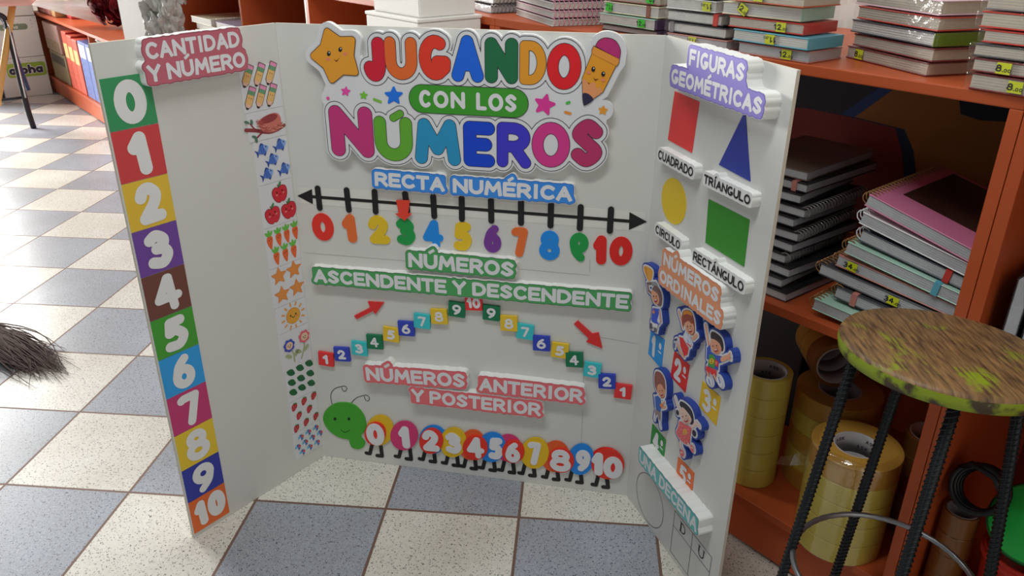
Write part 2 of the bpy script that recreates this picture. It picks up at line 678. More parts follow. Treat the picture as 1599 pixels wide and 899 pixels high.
# ================================================================== DISPLAY BOARD
BL, BA, BB, BR = (np.array(q) for q in ((-.0853, -.1299, 0), (.1059, .1755, 0), (.8414, .0963, 0), (.9896, -.2360, 0)))
BH = 1.0178
O = (BA + BB) / 2


class Panel:
    def __init__(self, a, b):
        self.a = a
        self.w = float(np.linalg.norm(b - a))
        self.sd = (b - a) / self.w
        self.n = np.array([self.sd[1], -self.sd[0], 0.0])

    def st(self, x, y, h=0.0):
        """the point of this panel's plane (raised by h) seen at photo position x,y"""
        d = ray(x, y)
        P0 = self.a + self.n * h
        X = CAM + d * (((P0 - CAM) @ self.n) / (d @ self.n))
        return (float((X - self.a) @ self.sd), float(X[2]))

    def loc(self, s, t, h):
        return tuple(self.a + self.sd * s + self.n * h + np.array([0, 0, t]) - O)


PL, PC, PR = Panel(BL, BA), Panel(BA, BB), Panel(BB, BR)
board = thing('display_board', 'white three-panel folding display board covered in number games, standing on the floor',
              'display board', tuple(O))


class Art(MB):
    """flat prints and foam slabs on one panel, local to the board"""

    def __init__(self, panel):
        super().__init__()
        self.p = panel

    def fill(self, loops, h, m):
        loops = [l for l in loops if len(l) >= 3]
        if not loops: return self
        flat, tr = tri_fill(loops)
        return self.add([self.p.loc(x, y, h) for x, y in flat], tr, m)

    def slab(self, loops, h0, h1, m, mside=None):
        self.fill(loops, h1, m)
        for l in loops:
            n = len(l)
            vs = [self.p.loc(x, y, h0) for x, y in l] + [self.p.loc(x, y, h1) for x, y in l]
            self.add(vs, [[i, (i + 1) % n, n + (i + 1) % n, n + i] for i in range(n)], mside or m)
        return self

    def done(self, name, parent, label=None):
        return self.build(name, parent, label, fix=False)


class Px:
    """photo crop coordinates -> panel coordinates on the plane raised by h"""

    def __init__(self, panel, h, ox, oy, k):
        self.p, self.h, self.ox, self.oy, self.k = panel, h, ox, oy, k

    def __call__(self, pts):
        return [self.p.st(self.ox + x / self.k, self.oy + y / self.k, self.h) for x, y in pts]

    def one(self, x, y):
        return self([(x, y)])[0]


foam_white = mat('foam_white', (238, 238, 236), .7)
paper_white = mat('paper_white', (226, 227, 231), .55)
board_mat = mat('board_card', (218, 218, 214), .62, noise=.018, scale=9)
board_edge = mat('board_edge', (214, 206, 190), .8)
ink_black = mat('ink_black', (30, 28, 32), .5)
ink_line = mat('ink_line', (62, 58, 66), .6)
white_print = pm(*WHITE_INK)

TH = 0.006
# the three card panels, the side panels tuck against the centre one
for nm, P, s0, s1, lab in (('panel', PC, 0.0, PC.w, 'wide centre panel with the rainbow title and number line'),
                           ('panel', PL, 0.0, PL.w - .0002, 'left wing with the column of coloured number cards'),
                           ('panel', PR, .0002, PR.w, 'right wing with the geometric figures')):
    a = Art(P)
    z0 = .0005
    vs = [P.loc(s, t, h) for h in (-TH, 0) for s, t in ((s0, z0), (s1, z0), (s1, BH), (s0, BH))]
    a.add(vs, [[4, 5, 6, 7], [3, 2, 1, 0]], board_mat)
    a.add(vs, [[0, 1, 5, 4], [1, 2, 6, 5], [2, 3, 7, 6], [3, 0, 4, 7]], board_edge)
    a.done(nm, board, lab)


def text_sign(panel, h, lines, bg, label, edge=None, pad=.0058, weight=.128, ink=None, rim=.0010, step=.0011, letter_gap=.05, extra=(), base=0.0, band=True):
    """foam lettering plate: lines = (text, base-left px, base-right px, top-left px)"""
    shapes, bands = [], []
    for text, bl, br, tl in lines:
        p0, p1, q = panel.st(*bl, h), panel.st(*br, h), panel.st(*tl, h)
        cap = abs(q[1] - p0[1])
        shapes += square_caps(text_shapes(text, p0, p1, cap, weight, letter_gap))
        if band:
            m_ = cap * .10
            bands.append(('p', [(p0[0] + m_, p0[1] + m_ * .4), (p1[0] - m_, p1[1] + m_ * .4), (p1[0] - m_, p1[1] + cap - m_ * .4), (p0[0] + m_, p0[1] + cap - m_ * .4)], 0.0))
    g = sdf_grid(shapes + bands + list(extra), pad + rim + .004, step)
    a = Art(panel)
    a.slab(outer_only(contour(g, pad + rim)), base, h, foam_white, foam_white)
    if bg:
        if edge: a.fill(outer_only(contour(g, pad + .0003)), h + .00025, edge)
        a.fill(outer_only(contour(g, pad - (.0011 if edge else 0))), h + .0005, bg)
    gl = sdf_grid(shapes, .004, step * .7)
    a.fill(contour(gl, 0), h + .00075, ink or white_print)
    return a.done('sign', board, label)


# ---------------------------------------------------------------- centre panel: title
h = .014
pxC = Px(PC, h, 0, 0, 1)


RD = {'0': .14, '1': .155, '2': .145, '3': .145, '4': .118, '5': .145, '6': .128, '7': .122, '8': .122, '9': .128}


def boxglyph(panel, ch, x0, x1, y0, y1, h, rf=.17, mirror=False):
    """character fitted to its photo bounding box"""
    xm, ym = (x0 + x1) / 2, (y0 + y1) / 2
    s0, s1 = panel.st(x0, ym, h)[0], panel.st(x1, ym, h)[0]
    t0, t1 = panel.st(xm, y1, h)[1], panel.st(xm, y0, h)[1]
    return glyph(ch, s0, t0, s1 - s0, t1 - t0, rf * (t1 - t0), mirror)


title = [('J', 566.7, 602.3, 58, 126.5, (166, 28, 46)), ('U', 601.7, 651, 58, 124, (212, 100, 46)), ('G', 654.7, 703.3, 55, 124.5, (200, 54, 38)),
         ('A', 705.4, 754.6, 55.5, 127.4, (24, 82, 180)), ('N', 757.8, 808.5, 59.3, 129.7, (28, 88, 56)), ('D', 812, 852.8, 64, 132, (205, 138, 42)),
         ('O', 854.7, 907.3, 67.8, 139.3, (180, 28, 34)),
         ('N', 516.2, 582.4, 166, 244, (156, 44, 98)), ('U', 585.8, 643.9, 182.5, 250.6, (78, 136, 40)), ('M', 648, 718.6, 186, 256.3, (32, 116, 156)),
         ('E', 724.3, 772.4, 190, 259.7, (14, 54, 164)), ('R', 776.4, 829.3, 191.6, 261.2, (50, 44, 158)), ('O', 831, 889.7, 191, 260.6, (168, 46, 110)),
         ('S', 891.7, 942.2, 186.3, 260, (146, 40, 82))]
RF = {'J': .152, 'U': .137, 'G': .138, 'A': .136, 'N': .142, 'D': .106, 'O': .122, 'M': .136, 'E': .14, 'R': .122, 'S': .136}
letters = [(boxglyph(PC, c, x0, x1, y0, y1, h, RF[c]), col) for c, x0, x1, y0, y1, col in title]
letters.append(([('s', pxC([(614.2, 183.7), (625, 177.4)]), .0068)], (78, 136, 40)))
alls = [s for L, _ in letters for s in L]
star_pts = [(510.4, 45.5), (531.2, 60.3), (553, 60), (550.5, 86), (558.5, 115), (536, 113.5), (518.5, 128), (507.5, 104.2), (487, 87.5), (503.5, 71.5)]
star_sh = [('p', pxC([(523 + (x - 523) * .9, 86 + (y - 86) * .9) for x, y in star_pts]), .0062)]
dome = smooth([(930.5, 71.6), (936, 63), (947, 59.3), (961, 64), (968.5, 78), (966.8, 91.5)], False, 5)
band = [(927.5, 72), (966.8, 91.8), (966.3, 98), (962.7, 102.8), (924.7, 83.3), (924.8, 78)]
body = [(925, 83.3), (961.6, 102.8), (941.3, 143.5), (931, 137), (921, 130), (909.2, 122.7)]
scal = smooth([(909.2, 122.7), (915.5, 124.5), (920, 131), (928, 128), (931.5, 136.5), (938, 136.5), (941.3, 143.5)], False, 4)
wood = scal + [(913.5, 162.4), (911, 160)]
tipp = smooth([(910.2, 146.5), (915, 144.8), (921, 147.5), (926.2, 154.8), (914.5, 163.2), (911.5, 161.5)], True, 4)
pen_all = [('p', pxC(q), 0.0) for q in (dome, band, body, wood)]
mid = [(520, 125), (545, 104), (900, 112), (925, 158), (938, 178), (936, 205), (530, 190), (511, 156)]
gb = sdf_grid(alls + star_sh + pen_all + [('p', pxC(mid), 0.0), ('p', pxC(ell(941.7, 172.2, 6, 6)), 0.0), ('p', pxC(ell(512.3, 153.3, 2, 2)), 0.0)], .022, .0014)
a = Art(PC)
a.slab(outer_only(contour(gb, .0115)), 0.0, h, paper_white, foam_white)
gl_ = sdf_grid(alls, .013, .0011)
a.fill(outer_only(contour(gl_, .0090)), h + .0003, ink_line)
a.fill(outer_only(contour(gl_, .0076)), h + .0006, paper_white)
title_sign = a.done('title_sign', board, 'large white cut-out title plate reading JUGANDO CON LOS NÚMEROS')
for (shp, col), row in zip(letters, title + [('acute', 0, 0, 0, 0, 0)]):
    g = sdf_grid(shp, .003, .0009)
    a = Art(PC)
    a.fill(contour(g, .0012), h + .0009, ink_line)
    a.fill(contour(g, 0), h + .0012, pm(*col))
    a.done('letter' if row[0] != 'acute' else 'accent_mark', title_sign)
# smiling star
a = Art(PC)
g = sdf_grid(star_sh, .004, .0008)
a.fill(contour(g, .0014), h + .0015, mat('outline_brown', (96, 62, 44)))
a.fill(contour(g, 0), h + .0018, pm(200, 138, 46))


def face(a, X, e1, e2, er, c1, c2, cr, mouth, h, filled=True):
    for e in (e1, e2):
        a.fill([X(ell(e[0], e[1], er * .75, er, 8))], h, ink_black)
        a.fill([X(ell(e[0] + er * .2, e[1] - er * .35, er * .28, er * .28, 0, 10))], h + .0003, white_print)
    for c in (c1, c2):
        if c: a.fill([X(ell(c[0], c[1], cr, cr * .75, 0, 14))], h, pm(206, 120, 96))
    if filled:
        q = smooth(mouth, False, 5)
        low = [(mouth[0][0] * .5 + mouth[-1][0] * .5 + (m[0] - (mouth[0][0] + mouth[-1][0]) / 2) * .9, m[1] + 1.2 * math.sin(PI * i / (len(q) - 1)) * 1.6) for i, m in enumerate(q)]
        a.fill([X(q + low[::-1])], h, mat('mouth_brown', (92, 34, 24)))
    else:
        g = sdf_grid([('s', X(smooth(mouth, False, 5)), .0009)], .002, .0004)
        a.fill(contour(g, 0), h, ink_black)


face(a, pxC, (514.1, 83.3), (532, 77), 3.9, (513.2, 92.3), (539.7, 83.8), 3.2, [(521, 90.8), (526.5, 94), (532.4, 86.6)], h + .0021)
a.done('smiling_star', title_sign, 'smiling orange star')
a = Art(PC)
for q, col in ((body, (206, 140, 40)), (wood, (206, 138, 92)), (tipp, (36, 34, 56)), (band, (206, 136, 56)), (dome, (146, 38, 92))):
    g = sdf_grid([('p', pxC(q), 0.0)], .003, .0007)
    a.fill(contour(g, .0011), h + .0012 + .0001 * len(a.v) / 500, mat('outline_brown', (96, 62, 44)))
for i, (q, col) in enumerate(((body, (206, 140, 40)), (wood, (206, 138, 92)), (tipp, (36, 34, 56)), (band, (206, 136, 56)), (dome, (146, 38, 92)))):
    a.fill([pxC(q)], h + .0022 + .0002 * i, pm(*col))
face(a, pxC, (926.7, 107.5), (942.2, 115), 4, (919.7, 112.8), (941.8, 124.4), 3, [(925.8, 118.7), (929.5, 123), (935.8, 122)], h + .0034)
a.done('smiling_pencil', title_sign, 'smiling orange pencil with a purple eraser')
# green pill
a = Art(PC)
g = sdf_grid([('s', pxC([(660, 154), (803, 161)]), .0262)], .004, .001)
a.fill(contour(g, .0013), h + .0009, ink_line)
a.fill(contour(g, 0), h + .0012, pm(50, 122, 36))
for c, x0, x1, y0, y1 in (('C', 654.7, 673.6, 140, 167.7), ('O', 677, 700.6, 141.6, 168.5), ('N', 703.9, 726.5, 143, 169.6), ('L', 743.6, 760.3, 144.4, 171.9),
                          ('O', 762.6, 786.2, 145.8, 173.4), ('S', 788.5, 807.4, 146.9, 174.7)):
    a.fill(contour(sdf_grid(boxglyph(PC, c, x0, x1, y0, y1, h, .115), .003, .0009), 0), h + .0015, white_print)
a.done('banner', title_sign, 'green rounded banner with white lettering')


def star_loop(cx, cy, R, r, rot=0.0, n=5):
    return [(cx + (R if i % 2 == 0 else r) * math.sin(math.radians(rot) + PI * i / n), cy - (R if i % 2 == 0 else r) * math.cos(math.radians(rot) + PI * i / n)) for i in range(2 * n)]


for nm, sh_, col in (('small_star', [('p', pxC(star_loop(540, 142.5, 6.6, 3, 8)), .0014)], (190, 64, 140)), ('small_star', [('p', pxC(star_loop(568, 148.8, 5.6, 2.6, 5)), .0012)], (92, 156, 50)),
                     ('small_star', [('p', pxC(star_loop(615, 149.5, 13, 6, 0)), .0022)], (28, 96, 190)), ('small_star', [('p', pxC(star_loop(850.5, 163.3, 15, 7, 14)), .0026)], (176, 46, 120)),
                     ('small_star', [('p', pxC(star_loop(941.7, 172.2, 6.5, 3.2, 8)), .0013)], (204, 138, 46)), ('confetti_dash', [('s', pxC([(584.3, 155), (594.4, 158.7)]), .0026)], (100, 150, 56)),
                     ('confetti_dot', [('s', pxC([(512.3, 153.3), (512.5, 153.3)]), .0034)], (186, 70, 130)), ('confetti_dash', [('s', pxC([(885.5, 161), (889, 159.5)]), .0026)], (62, 150, 62)),
                     ('confetti_dash', [('s', pxC([(883, 175), (890.5, 177.3)]), .0026)], (206, 130, 50))):
    a = Art(PC)
    a.fill(contour(sdf_grid(sh_, .002, .0006), 0), h + .0009, pm(*col))
    a.done(nm, title_sign)

# ---------------------------------------------------------------- centre panel: lettering plates
BLUE, BLUE2 = pm(48, 116, 190), pm(36, 84, 160)
text_sign(PC, .014, [('RECTA', (585.6, 289.8), (694.5, 299.2), (585, 267.6))], BLUE, 'blue foam sign reading RECTA above the number line', BLUE2)
text_sign(PC, .014, [('NUMÉRICA', (707.3, 300.6), (893, 314.6), (708, 277.8))], BLUE, 'blue foam sign reading NUMÉRICA above the number line', BLUE2)
GRN, GRN2 = pm(60, 128, 74), pm(46, 92, 56)
text_sign(PC, .015, [('NÚMEROS', (638, 416.6), (802.5, 432.4), (637, 393.6))], GRN, 'green foam sign reading NÚMEROS, the upper of two green signs', GRN2)
text_sign(PC, .015, [('ASCENDENTE Y DESCENDENTE', (491, 440), (981, 482.4), (492, 419.4))], GRN, 'long green foam sign reading ASCENDENTE Y DESCENDENTE', GRN2)
PNK, PNK2 = pm(206, 100, 106), pm(180, 78, 86)
text_sign(PC, .018, [('NÚMEROS', (572.8, 593.4), (727, 605), (573, 572.6))], PNK, 'pink foam sign reading NÚMEROS above the caterpillar', PNK2)
text_sign(PC, .018, [('ANTERIOR', (748.3, 609.4), (909.3, 628.4), (749, 589))], PNK, 'pink foam sign reading ANTERIOR', PNK2)
text_sign(PC, .018, [('Y POSTERIOR', (643.2, 626.2), (844.2, 649.4), (643.4, 606.6))], PNK, 'pink foam sign reading Y POSTERIOR', PNK2)

# ---------------------------------------------------------------- number line
hN = .0012
X0 = Px(PC, hN, 0, 0, 1)
a = Art(PC)
tape = mat('clear_tape_strip', (228, 227, 220), .22, spec=.6)
a.slab([X0([(470, 317.5), (1006, 362), (1008, 332.8), (900, 323.5), (560, 297), (466, 293.5)])], 0, .0004, tape)
number_line = a.done('tape_strip', board, 'shiny clear tape strip under the black number line')
a = Art(PC)
sh_ = [('p', X0([(464.2, 305.7), (486.9, 295.3), (488.5, 318.7)]), 0.0), ('s', X0([(487, 307), (983, 345.4)]), .0032), ('p', X0([(982.9, 331.3), (1010.3, 346.2), (982, 359)]), 0.0)]
a.slab(contour(sdf_grid(sh_, .003, .0008), 0), .0004, hN, ink_black)
nl = a.done('number_line_arrow', board, 'black double-headed number line arrow')
ticks = [((496, 294), (499.4, 324.5)), ((541.2, 296.8), (544.8, 327.5)), ((584.8, 299.2), (586.7, 330.3)), ((632.5, 302.4), (636.2, 328.5)), ((676.4, 306.5), (678.2, 337.5)),
         ((720.9, 309.6), (721.4, 341.7)), ((766.7, 312.8), (767.3, 344.5)), ((813.6, 316), (813.6, 347.8)), ((860.5, 319.5), (859.6, 351.8)), ((906.9, 323.3), (905.4, 356.2)), ((954.2, 327), (952.3, 360.2))]
for p, q in ticks:
    a = Art(PC)
    a.slab(contour(sdf_grid([('s', X0([p, q]), .0061)], .002, .0007), 0), .0004, hN + .0012, ink_black)
    a.done('tick_mark', nl)
RED, ORG, YEL, GRE, BLU, PUR, DRD = (194, 44, 34), (220, 106, 50), (210, 176, 34), (22, 120, 56), (22, 118, 196), (92, 44, 118), (176, 28, 24)
digs = [('0', 487.8, 520, 333.7, 375, RED), ('1', 535, 557.8, 335.3, 377.8, ORG), ('2', 575.8, 607.4, 337.7, 380.3, YEL), ('3', 619.7, 647.7, 341, 382, GRE),
        ('4', 660.9, 691.7, 344.7, 386.7, BLU), ('5', 708.7, 736, 347.5, 391, YEL), ('6', 756, 782, 352, 393.9, PUR), ('7', 799, 824, 356, 400.5, ORG),
        ('8', 842.6, 873.6, 360.8, 405.6, BLU), ('9', 889.7, 918, 364.2, 407.5, GRE), ('1', 926.5, 948.5, 368.4, 412.2, DRD), ('0', 952.3, 987, 370.2, 413.7, DRD)]
NM = {(194, 44, 34): 'red', (220, 106, 50): 'orange', (210, 176, 34): 'yellow', (22, 120, 56): 'green', (22, 118, 196): 'blue', (92, 44, 118): 'purple', (176, 28, 24): 'dark red'}
for c, x0, x1, y0, y1, col in digs:
    a = Art(PC)
    g = sdf_grid(boxglyph(PC, c, x0, x1, y0, y1, .002, RD[c], mirror=(c == '9')), .003, .0008)
    a.slab(contour(g, .0008), 0, .0022, pm(*col))
    a.done('digit', board, '%s cut-out %s below the number line' % (NM[col], c))
a = Art(PC)
Xr = Px(PC, .006, 0, 0, 1)
a.slab([Xr([(618.4, 312.6), (639.5, 313.4), (637, 333.6), (642.8, 334.2), (631.6, 344.6), (617.2, 334), (622.5, 333)])], .0026, .006, pm(224, 66, 50))
a.done('arrow', board, 'small red arrow pointing down at number 3')

for pts, lab in (([(552.3, 493.2), (577.8, 480), (573.7, 470.6), (600, 472.3), (586.2, 491.2), (582.2, 485.9), (557.2, 498.6)], 'red arrow pointing up right beside the rising steps'),
                 ([(902, 500.6), (924.7, 521), (934.9, 519.3), (940.9, 544.2), (915, 533.9), (919, 528.6), (895.9, 506.1)], 'red arrow pointing down right beside the falling steps')):
    a = Art(PC)
    g = sdf_grid([('p', Px(PC, .004, 0, 0, 1)(pts), -.001)], .003, .0008)
    a.slab(contour(g, .0006), 0, .004, pm(176, 36, 36))
    a.done('arrow', board, lab)

# ---------------------------------------------------------------- steps
CR, CB, CT, CG, CY = (198, 46, 48), (36, 52, 146), (44, 154, 160), (14, 92, 60), (212, 178, 42)
CN = {CR: 'red', CB: 'blue', CT: 'teal', CG: 'dark green', CY: 'yellow'}
steps = [(1, 508.8, 561, CR), (2, 533.9, 553.2, CB), (3, 561, 544.3, CT), (4, 585, 533.9, CG), (5, 610.5, 522.6, CY), (6, 634.2, 513.1, CB), (7, 658.7, 501.8, CT), (8, 685.6, 494.2, CY),
         (9, 713, 483.5, CG), (10, 739.5, 472.7, CR), (9, 766.9, 488.9, CG), (8, 794.7, 505, CY), (7, 819.7, 518.2, CT), (6, 845.4, 536.2, CB), (5, 874.2, 547.5, CY), (4, 896.8, 561.7, CG),
         (3, 924.8, 577.9, CT), (2, 947.9, 595.5, CB), (1, 972.9, 611.6, CR)]
hs = .007
for i, (n, x, y, col) in enumerate(steps):
    s, t = PC.st(x, y, hs)
    rot = math.radians((-3.5, 3, -2, 2, -4, 1.5, -2.5, 3)[i % 8])
    k = .0183
    lift = .0012 * (i % 2)
    def R_(pts):
        return [(s + p * math.cos(rot) - q * math.sin(rot), t + p * math.sin(rot) + q * math.cos(rot)) for p, q in pts]
    a = Art(PC)
    a.slab([R_([(-k, -k * .95), (k, -k * .95), (k, k * .95), (-k, k * .95)])], .001, hs + lift, pm(*col))
    card = a.done('step_card', board, '%s step card with white %d on the %s side' % (CN[col], n, 'rising' if i < 9 else ('falling' if i > 9 else 'top')))
    a = Art(PC)
    hh = .0245
    if n < 10:
        w = hh * (G_[str(n)][0] * .66 + .34) * .92
        gs = glyph(str(n), -w / 2, -hh / 2, w, hh, hh * RD[str(n)] * .88)
    else:
        gs = glyph('1', -.0150, -hh / 2, hh * .52, hh, hh * .125) + glyph('0', -.0025, -hh / 2, .0175, hh, hh * .125)
    gs = [('s', R_(q[1]), q[2]) for q in gs]
    a.fill(contour(sdf_grid(gs, .002, .0006), 0), hs + lift + .0004, white_print)
    a.done('digit', card)

# ---------------------------------------------------------------- caterpillar
LEGS = [(587, 696), (632.5, 701), (670, 705), (706, 711), (734, 716), (763.5, 718.5), (793.5, 722), (825.5, 727), (862.5, 733), (899, 737.5), (940, 745)]
cat_black = mat('leg_black', (36, 32, 34), .5)
X1 = Px(PC, .001, 0, 0, 1)
a = Art(PC)
sh_ = [('s', X1(smooth([(518.4, 631), (516.6, 622), (517.5, 613), (523.5, 606.3), (533.5, 603.4), (538, 602.8), (541.6, 606), (539, 610.8), (535.2, 609.5), (533.6, 605)], False, 5)), .0008),
       ('s', X1(smooth([(547, 632), (551.5, 625.5), (558, 620.5), (568.9, 617.2), (573, 617.2), (576.8, 621), (575, 626), (570.8, 624.5), (568.9, 618.8)], False, 5)), .0008)]
a.fill(contour(sdf_grid(sh_, .002, .0004), 0), .0006, ink_black)
a.done('antenna', board, 'thin black curled antennae drawn above the caterpillar head')
XH = Px(PC, .003, 480, 590, 5.287)
a = Art(PC)
hl = smooth([(130, 345), (150, 270), (220, 215), (300, 203), (390, 225), (460, 300), (485, 390), (470, 445), (440, 480), (474, 530), (462, 570), (415, 588), (365, 570), (345, 520), (340, 508), (260, 490), (175, 430)], True, 5)
a.slab([XH(hl)], 0, .003, pm(52, 130, 34))
head = a.done('caterpillar_head', board, 'green smiling caterpillar head')
a = Art(PC)
a.fill([XH(ell(228, 337, 12, 13))], .0034, mat('dark_green', (14, 60, 18)))
a.fill([XH(ell(343, 337, 12, 13))], .0034, mat('dark_green', (14, 60, 18)))
a.fill(contour(sdf_grid([('s', XH(smooth([(275, 425), (295, 442), (318, 446), (350, 430)], False, 5)), .0008)], .002, .0004), 0), .0034, mat('dark_green', (14, 60, 18)))
a.done('face_drawing', head)
YC, MG, BC, OC, RC = (212, 172, 32), (168, 44, 92), (24, 108, 184), (206, 84, 40), (188, 44, 32)
segs = [([(593, 671.5, 21.5, 24, YC), (585.5, 677, 16.5, 18, RC)], [('0', 572, 600, 661.5, 695)]),
        ([(631, 680, 21.5, 23, MG)], [('1', 622.2, 641.5, 665.7, 699.7)]),
        ([(676, 686, 21.5, 22.5, BC), (673.2, 688.6, 18.5, 20, RC)], [('2', 659.3, 686.2, 672.3, 704.4)]),
        ([(707.5, 690.5, 21, 23.5, YC)], [('3', 695.6, 721, 676, 708.2)]),
        ([(737, 694.5, 20, 24, OC), (742, 699, 19.5, 19, RC)], [('4', 729, 756.5, 682.8, 715)]),
        ([(768, 698, 22, 23.5, BC)], [('5', 762.6, 785.5, 683.4, 717.4)]),
        ([(793, 699, 21, 21, MG), (801.3, 705, 17.5, 18, RC)], [('6', 789, 812.3, 691, 722)]),
        ([(835, 707, 22, 24.5, YC)], [('7', 823.5, 845.2, 690.4, 726)]),
        ([(867, 712.5, 22, 24.5, OC), (876, 719, 20.5, 19, RC)], [('8', 858.6, 891.7, 702.3, 736.3)]),
        ([(907, 717, 20.5, 24.5, BC)], [('9', 898.7, 922, 702.7, 736)]),
        ([(947, 720, 25.5, 21.5, DRD), (949, 724.5, 26, 23.5, RC)], [('1', 923.3, 943.6, 706.6, 742), ('0', 941.7, 972.5, 713, 747)])]
for i, (disks, gl) in enumerate(segs):
    x, yb = LEGS[i]
    lo = .0012 + .0008 * (i % 2)
    a = Art(PC)
    sh_ = [('s', X1([(x - 6, yb - 2), (x - 9.5, yb + 12.2)]), .0046), ('s', X1([(x - 10, yb + 12.2), (x - 15, yb + 11.2)]), .0046),
           ('s', X1([(x + 7.5, yb), (x + 9.5, yb + 16)]), .0048), ('s', X1([(x + 9, yb + 16), (x + 2, yb + 15.2)]), .0048)]
    a.slab(contour(sdf_grid(sh_, .002, .0008), 0), 0, .001, cat_black)
    a.done('caterpillar_legs', board)
    a = Art(PC)
    hd = lo
    for (cx, cy, rx, ry, col) in disks:
        hd2 = hd + (.0022 if col is not RC else .0035)
        Xd = Px(PC, hd2, 0, 0, 1)
        a.slab([Xd(ell(cx, cy, rx, ry, 12, 40))], hd, hd2, pm(*col))
        hd = hd2
    num = ''.join(q[0] for q in gl)
    seg_o = a.done('caterpillar_segment', board, 'round %s caterpillar segment carrying a white %s' % ({YC: 'yellow', MG: 'magenta', BC: 'blue', OC: 'orange', DRD: 'red'}[disks[0][4]], num))
    a = Art(PC)
    for (c, x0, x1, y0, y1) in gl:
        a.slab(contour(sdf_grid(boxglyph(PC, c, x0, x1, y0, y1, hd + .001, RD[c]), .002, .0008), 0), hd, hd + .0012, white_print)
    a.done('digit', seg_o)
# faint pencil seams of the cover paper
a = Art(PC)
seam = mat('seam_grey', (176, 174, 170), .7)
for p, q in (((478, 395), (640, 408)), ((808, 420), (921, 430)), ((921, 425), (921, 405)), ((911, 545), (911, 600)), ((910, 640), (907, 705)), ((900, 520), (996, 537))):
    a.fill(contour(sdf_grid([('s', X1([p, q]), .00045)], .001, .0004), 0), .0003, seam)
a.done('paper_seam', board)

# ================================================================== LEFT WING
hc = .0012
ROSE, ROSE2 = pm(152, 80, 92), pm(120, 56, 70)
text_sign(PL, .018, [('CANTIDAD', (229.5, 93.8), (375, 72.8), (226.5, 66.5)), ('Y NÚMERO', (233, 129.2), (384, 104.2), (230, 102.2))], ROSE,
          'rose foam sign reading CANTIDAD Y NÚMERO at the top of the left wing', ROSE2, pad=.007,
          extra=[('p', Px(PL, .018, 0, 0, 1)([(235, 90), (370, 70), (376, 80), (374, 100), (238, 122)]), 0.0)])
XL = Px(PL, hc, 0, 0, 1)
edge_px = [(154.5, 123.6), (172.8, 207), (190, 288.6), (206.4, 364), (221, 435), (235.4, 502.7), (247.8, 564), (259.7, 624.5), (270.3, 683.5), (280.6, 738.4), (290.2, 788.4), (299.2, 837)]
right_px = [(248.5, 191), (263, 269.7), (278.2, 343), (291, 412), (302.2, 478), (313, 541), (322, 599.4), (330.6, 654.5), (339.7, 707.4), (346, 756.8), (354.2, 804.5)]
tb = [XL.one(*q)[1] for q in edge_px]
tb[-1] = max(tb[-1], .004)
sr = float(np.mean([XL.one(*q)[0] for q in right_px]))
cards = [((48, 118, 76), 'green'), ((166, 56, 58), 'red'), ((206, 172, 58), 'yellow'), ((90, 58, 126), 'purple'), ((92, 56, 48), 'brown'), ((56, 126, 44), 'bright green'),
         ((42, 132, 190), 'light blue'), ((156, 48, 92), 'magenta'), ((208, 178, 50), 'yellow'), ((44, 50, 130), 'navy'), ((206, 98, 46), 'orange')]
for n in range(11):
    t1, t0 = tb[n] - .0006, tb[n + 1] + .0006
    s0, s1 = .003, sr
    a = Art(PL)
    a.slab([[(s0, t0), (s1, t0), (s1, t1), (s0, t1)]], 0, hc, pm(*cards[n][0]))
    card = a.done('number_card', board, '%s number card with a large white %d' % (cards[n][1], n))
    a = Art(PL)
    H = (t1 - t0) * .86
    cx, cy = (s0 + s1) / 2 + .001, (t0 + t1) / 2
    W = s1 - s0
    if n < 10:
        w = W * (.66, .50, .62, .60, .66, .60, .56, .58, .62, .58)[n]
        gs = glyph(str(n), cx - w / 2, cy - H / 2, w, H, H * RD[str(n)])
    else:
        gs = glyph('1', cx - W * .42, cy - H * .46, W * .36, H * .92, H * .135) + glyph('0', cx - W * .06, cy - H * .42, W * .5, H * .92, H * .14)
    a.fill(contour(sdf_grid(gs, .003, .0011), 0), hc + .0004, pm(188, 188, 188))
    a.done('digit', card)

# picture strip
strip = [[(372.3, 108), (433, 96), (443.6, 165), (382, 178)], [(382, 178), (443.6, 165), (451, 208.6), (392, 223.7)], [(394.5, 223.7), (451, 208.6), (458.5, 275.4), (405, 291.5)],
         [(403.5, 291.5), (458.5, 275.4), (467.4, 341.6), (412.6, 356.7)], [(411.5, 356.7), (467.4, 341.6), (477.4, 404.6), (419.7, 417.8)], [(419.7, 417.8), (477.4, 404.6), (482, 463), (427, 480)],
         [(429, 480), (482, 463), (486.5, 504), (434.9, 520)], [(434.9, 520), (486.5, 504), (493, 561), (441, 580)], [(444, 578), (493, 561), (499.7, 608.6), (450.5, 625.7)],
         [(449.5, 625.7), (499.7, 608.6), (503.5, 658.8), (457, 671)], [(457, 671), (503.5, 658.8), (507.3, 697), (460.5, 713)]]
kinds = ['six pencils', 'a bird nest on a branch', 'five blue fish', 'three smiling apples', 'seven carrots', 'four orange stars', 'a smiling sun', 'two flowers', 'nine green leaves', 'eight strawberries', 'ten small balls']
sR = PL.w - .004
pc = []
for i, q in enumerate(strip):
    st = [XL.one(*p) for p in q]
    s0 = (st[0][0] + st[3][0]) / 2
    s1 = sR - .001
    t1, t0 = (st[0][1] + st[1][1]) / 2 - .0007, (st[2][1] + st[3][1]) / 2 + .0007
    a = Art(PL)
    a.slab([[(s0, t0), (s1, t0), (s1, t1), (s0, t1)]], 0, hc, paper_white)
    pc.append(a.done('picture_card', board, 'white picture card showing ' + kinds[i]))
hp = hc + .0004
C6, C7, C8, C1 = Px(PL, hp, 350, 80, 5.287), Px(PL, hp, 370, 230, 5.287), Px(PL, hp, 380, 380, 5.287), Px(PL, hp, 390, 550, 5.287)
dk = mat('outline_brown', (96, 62, 44))


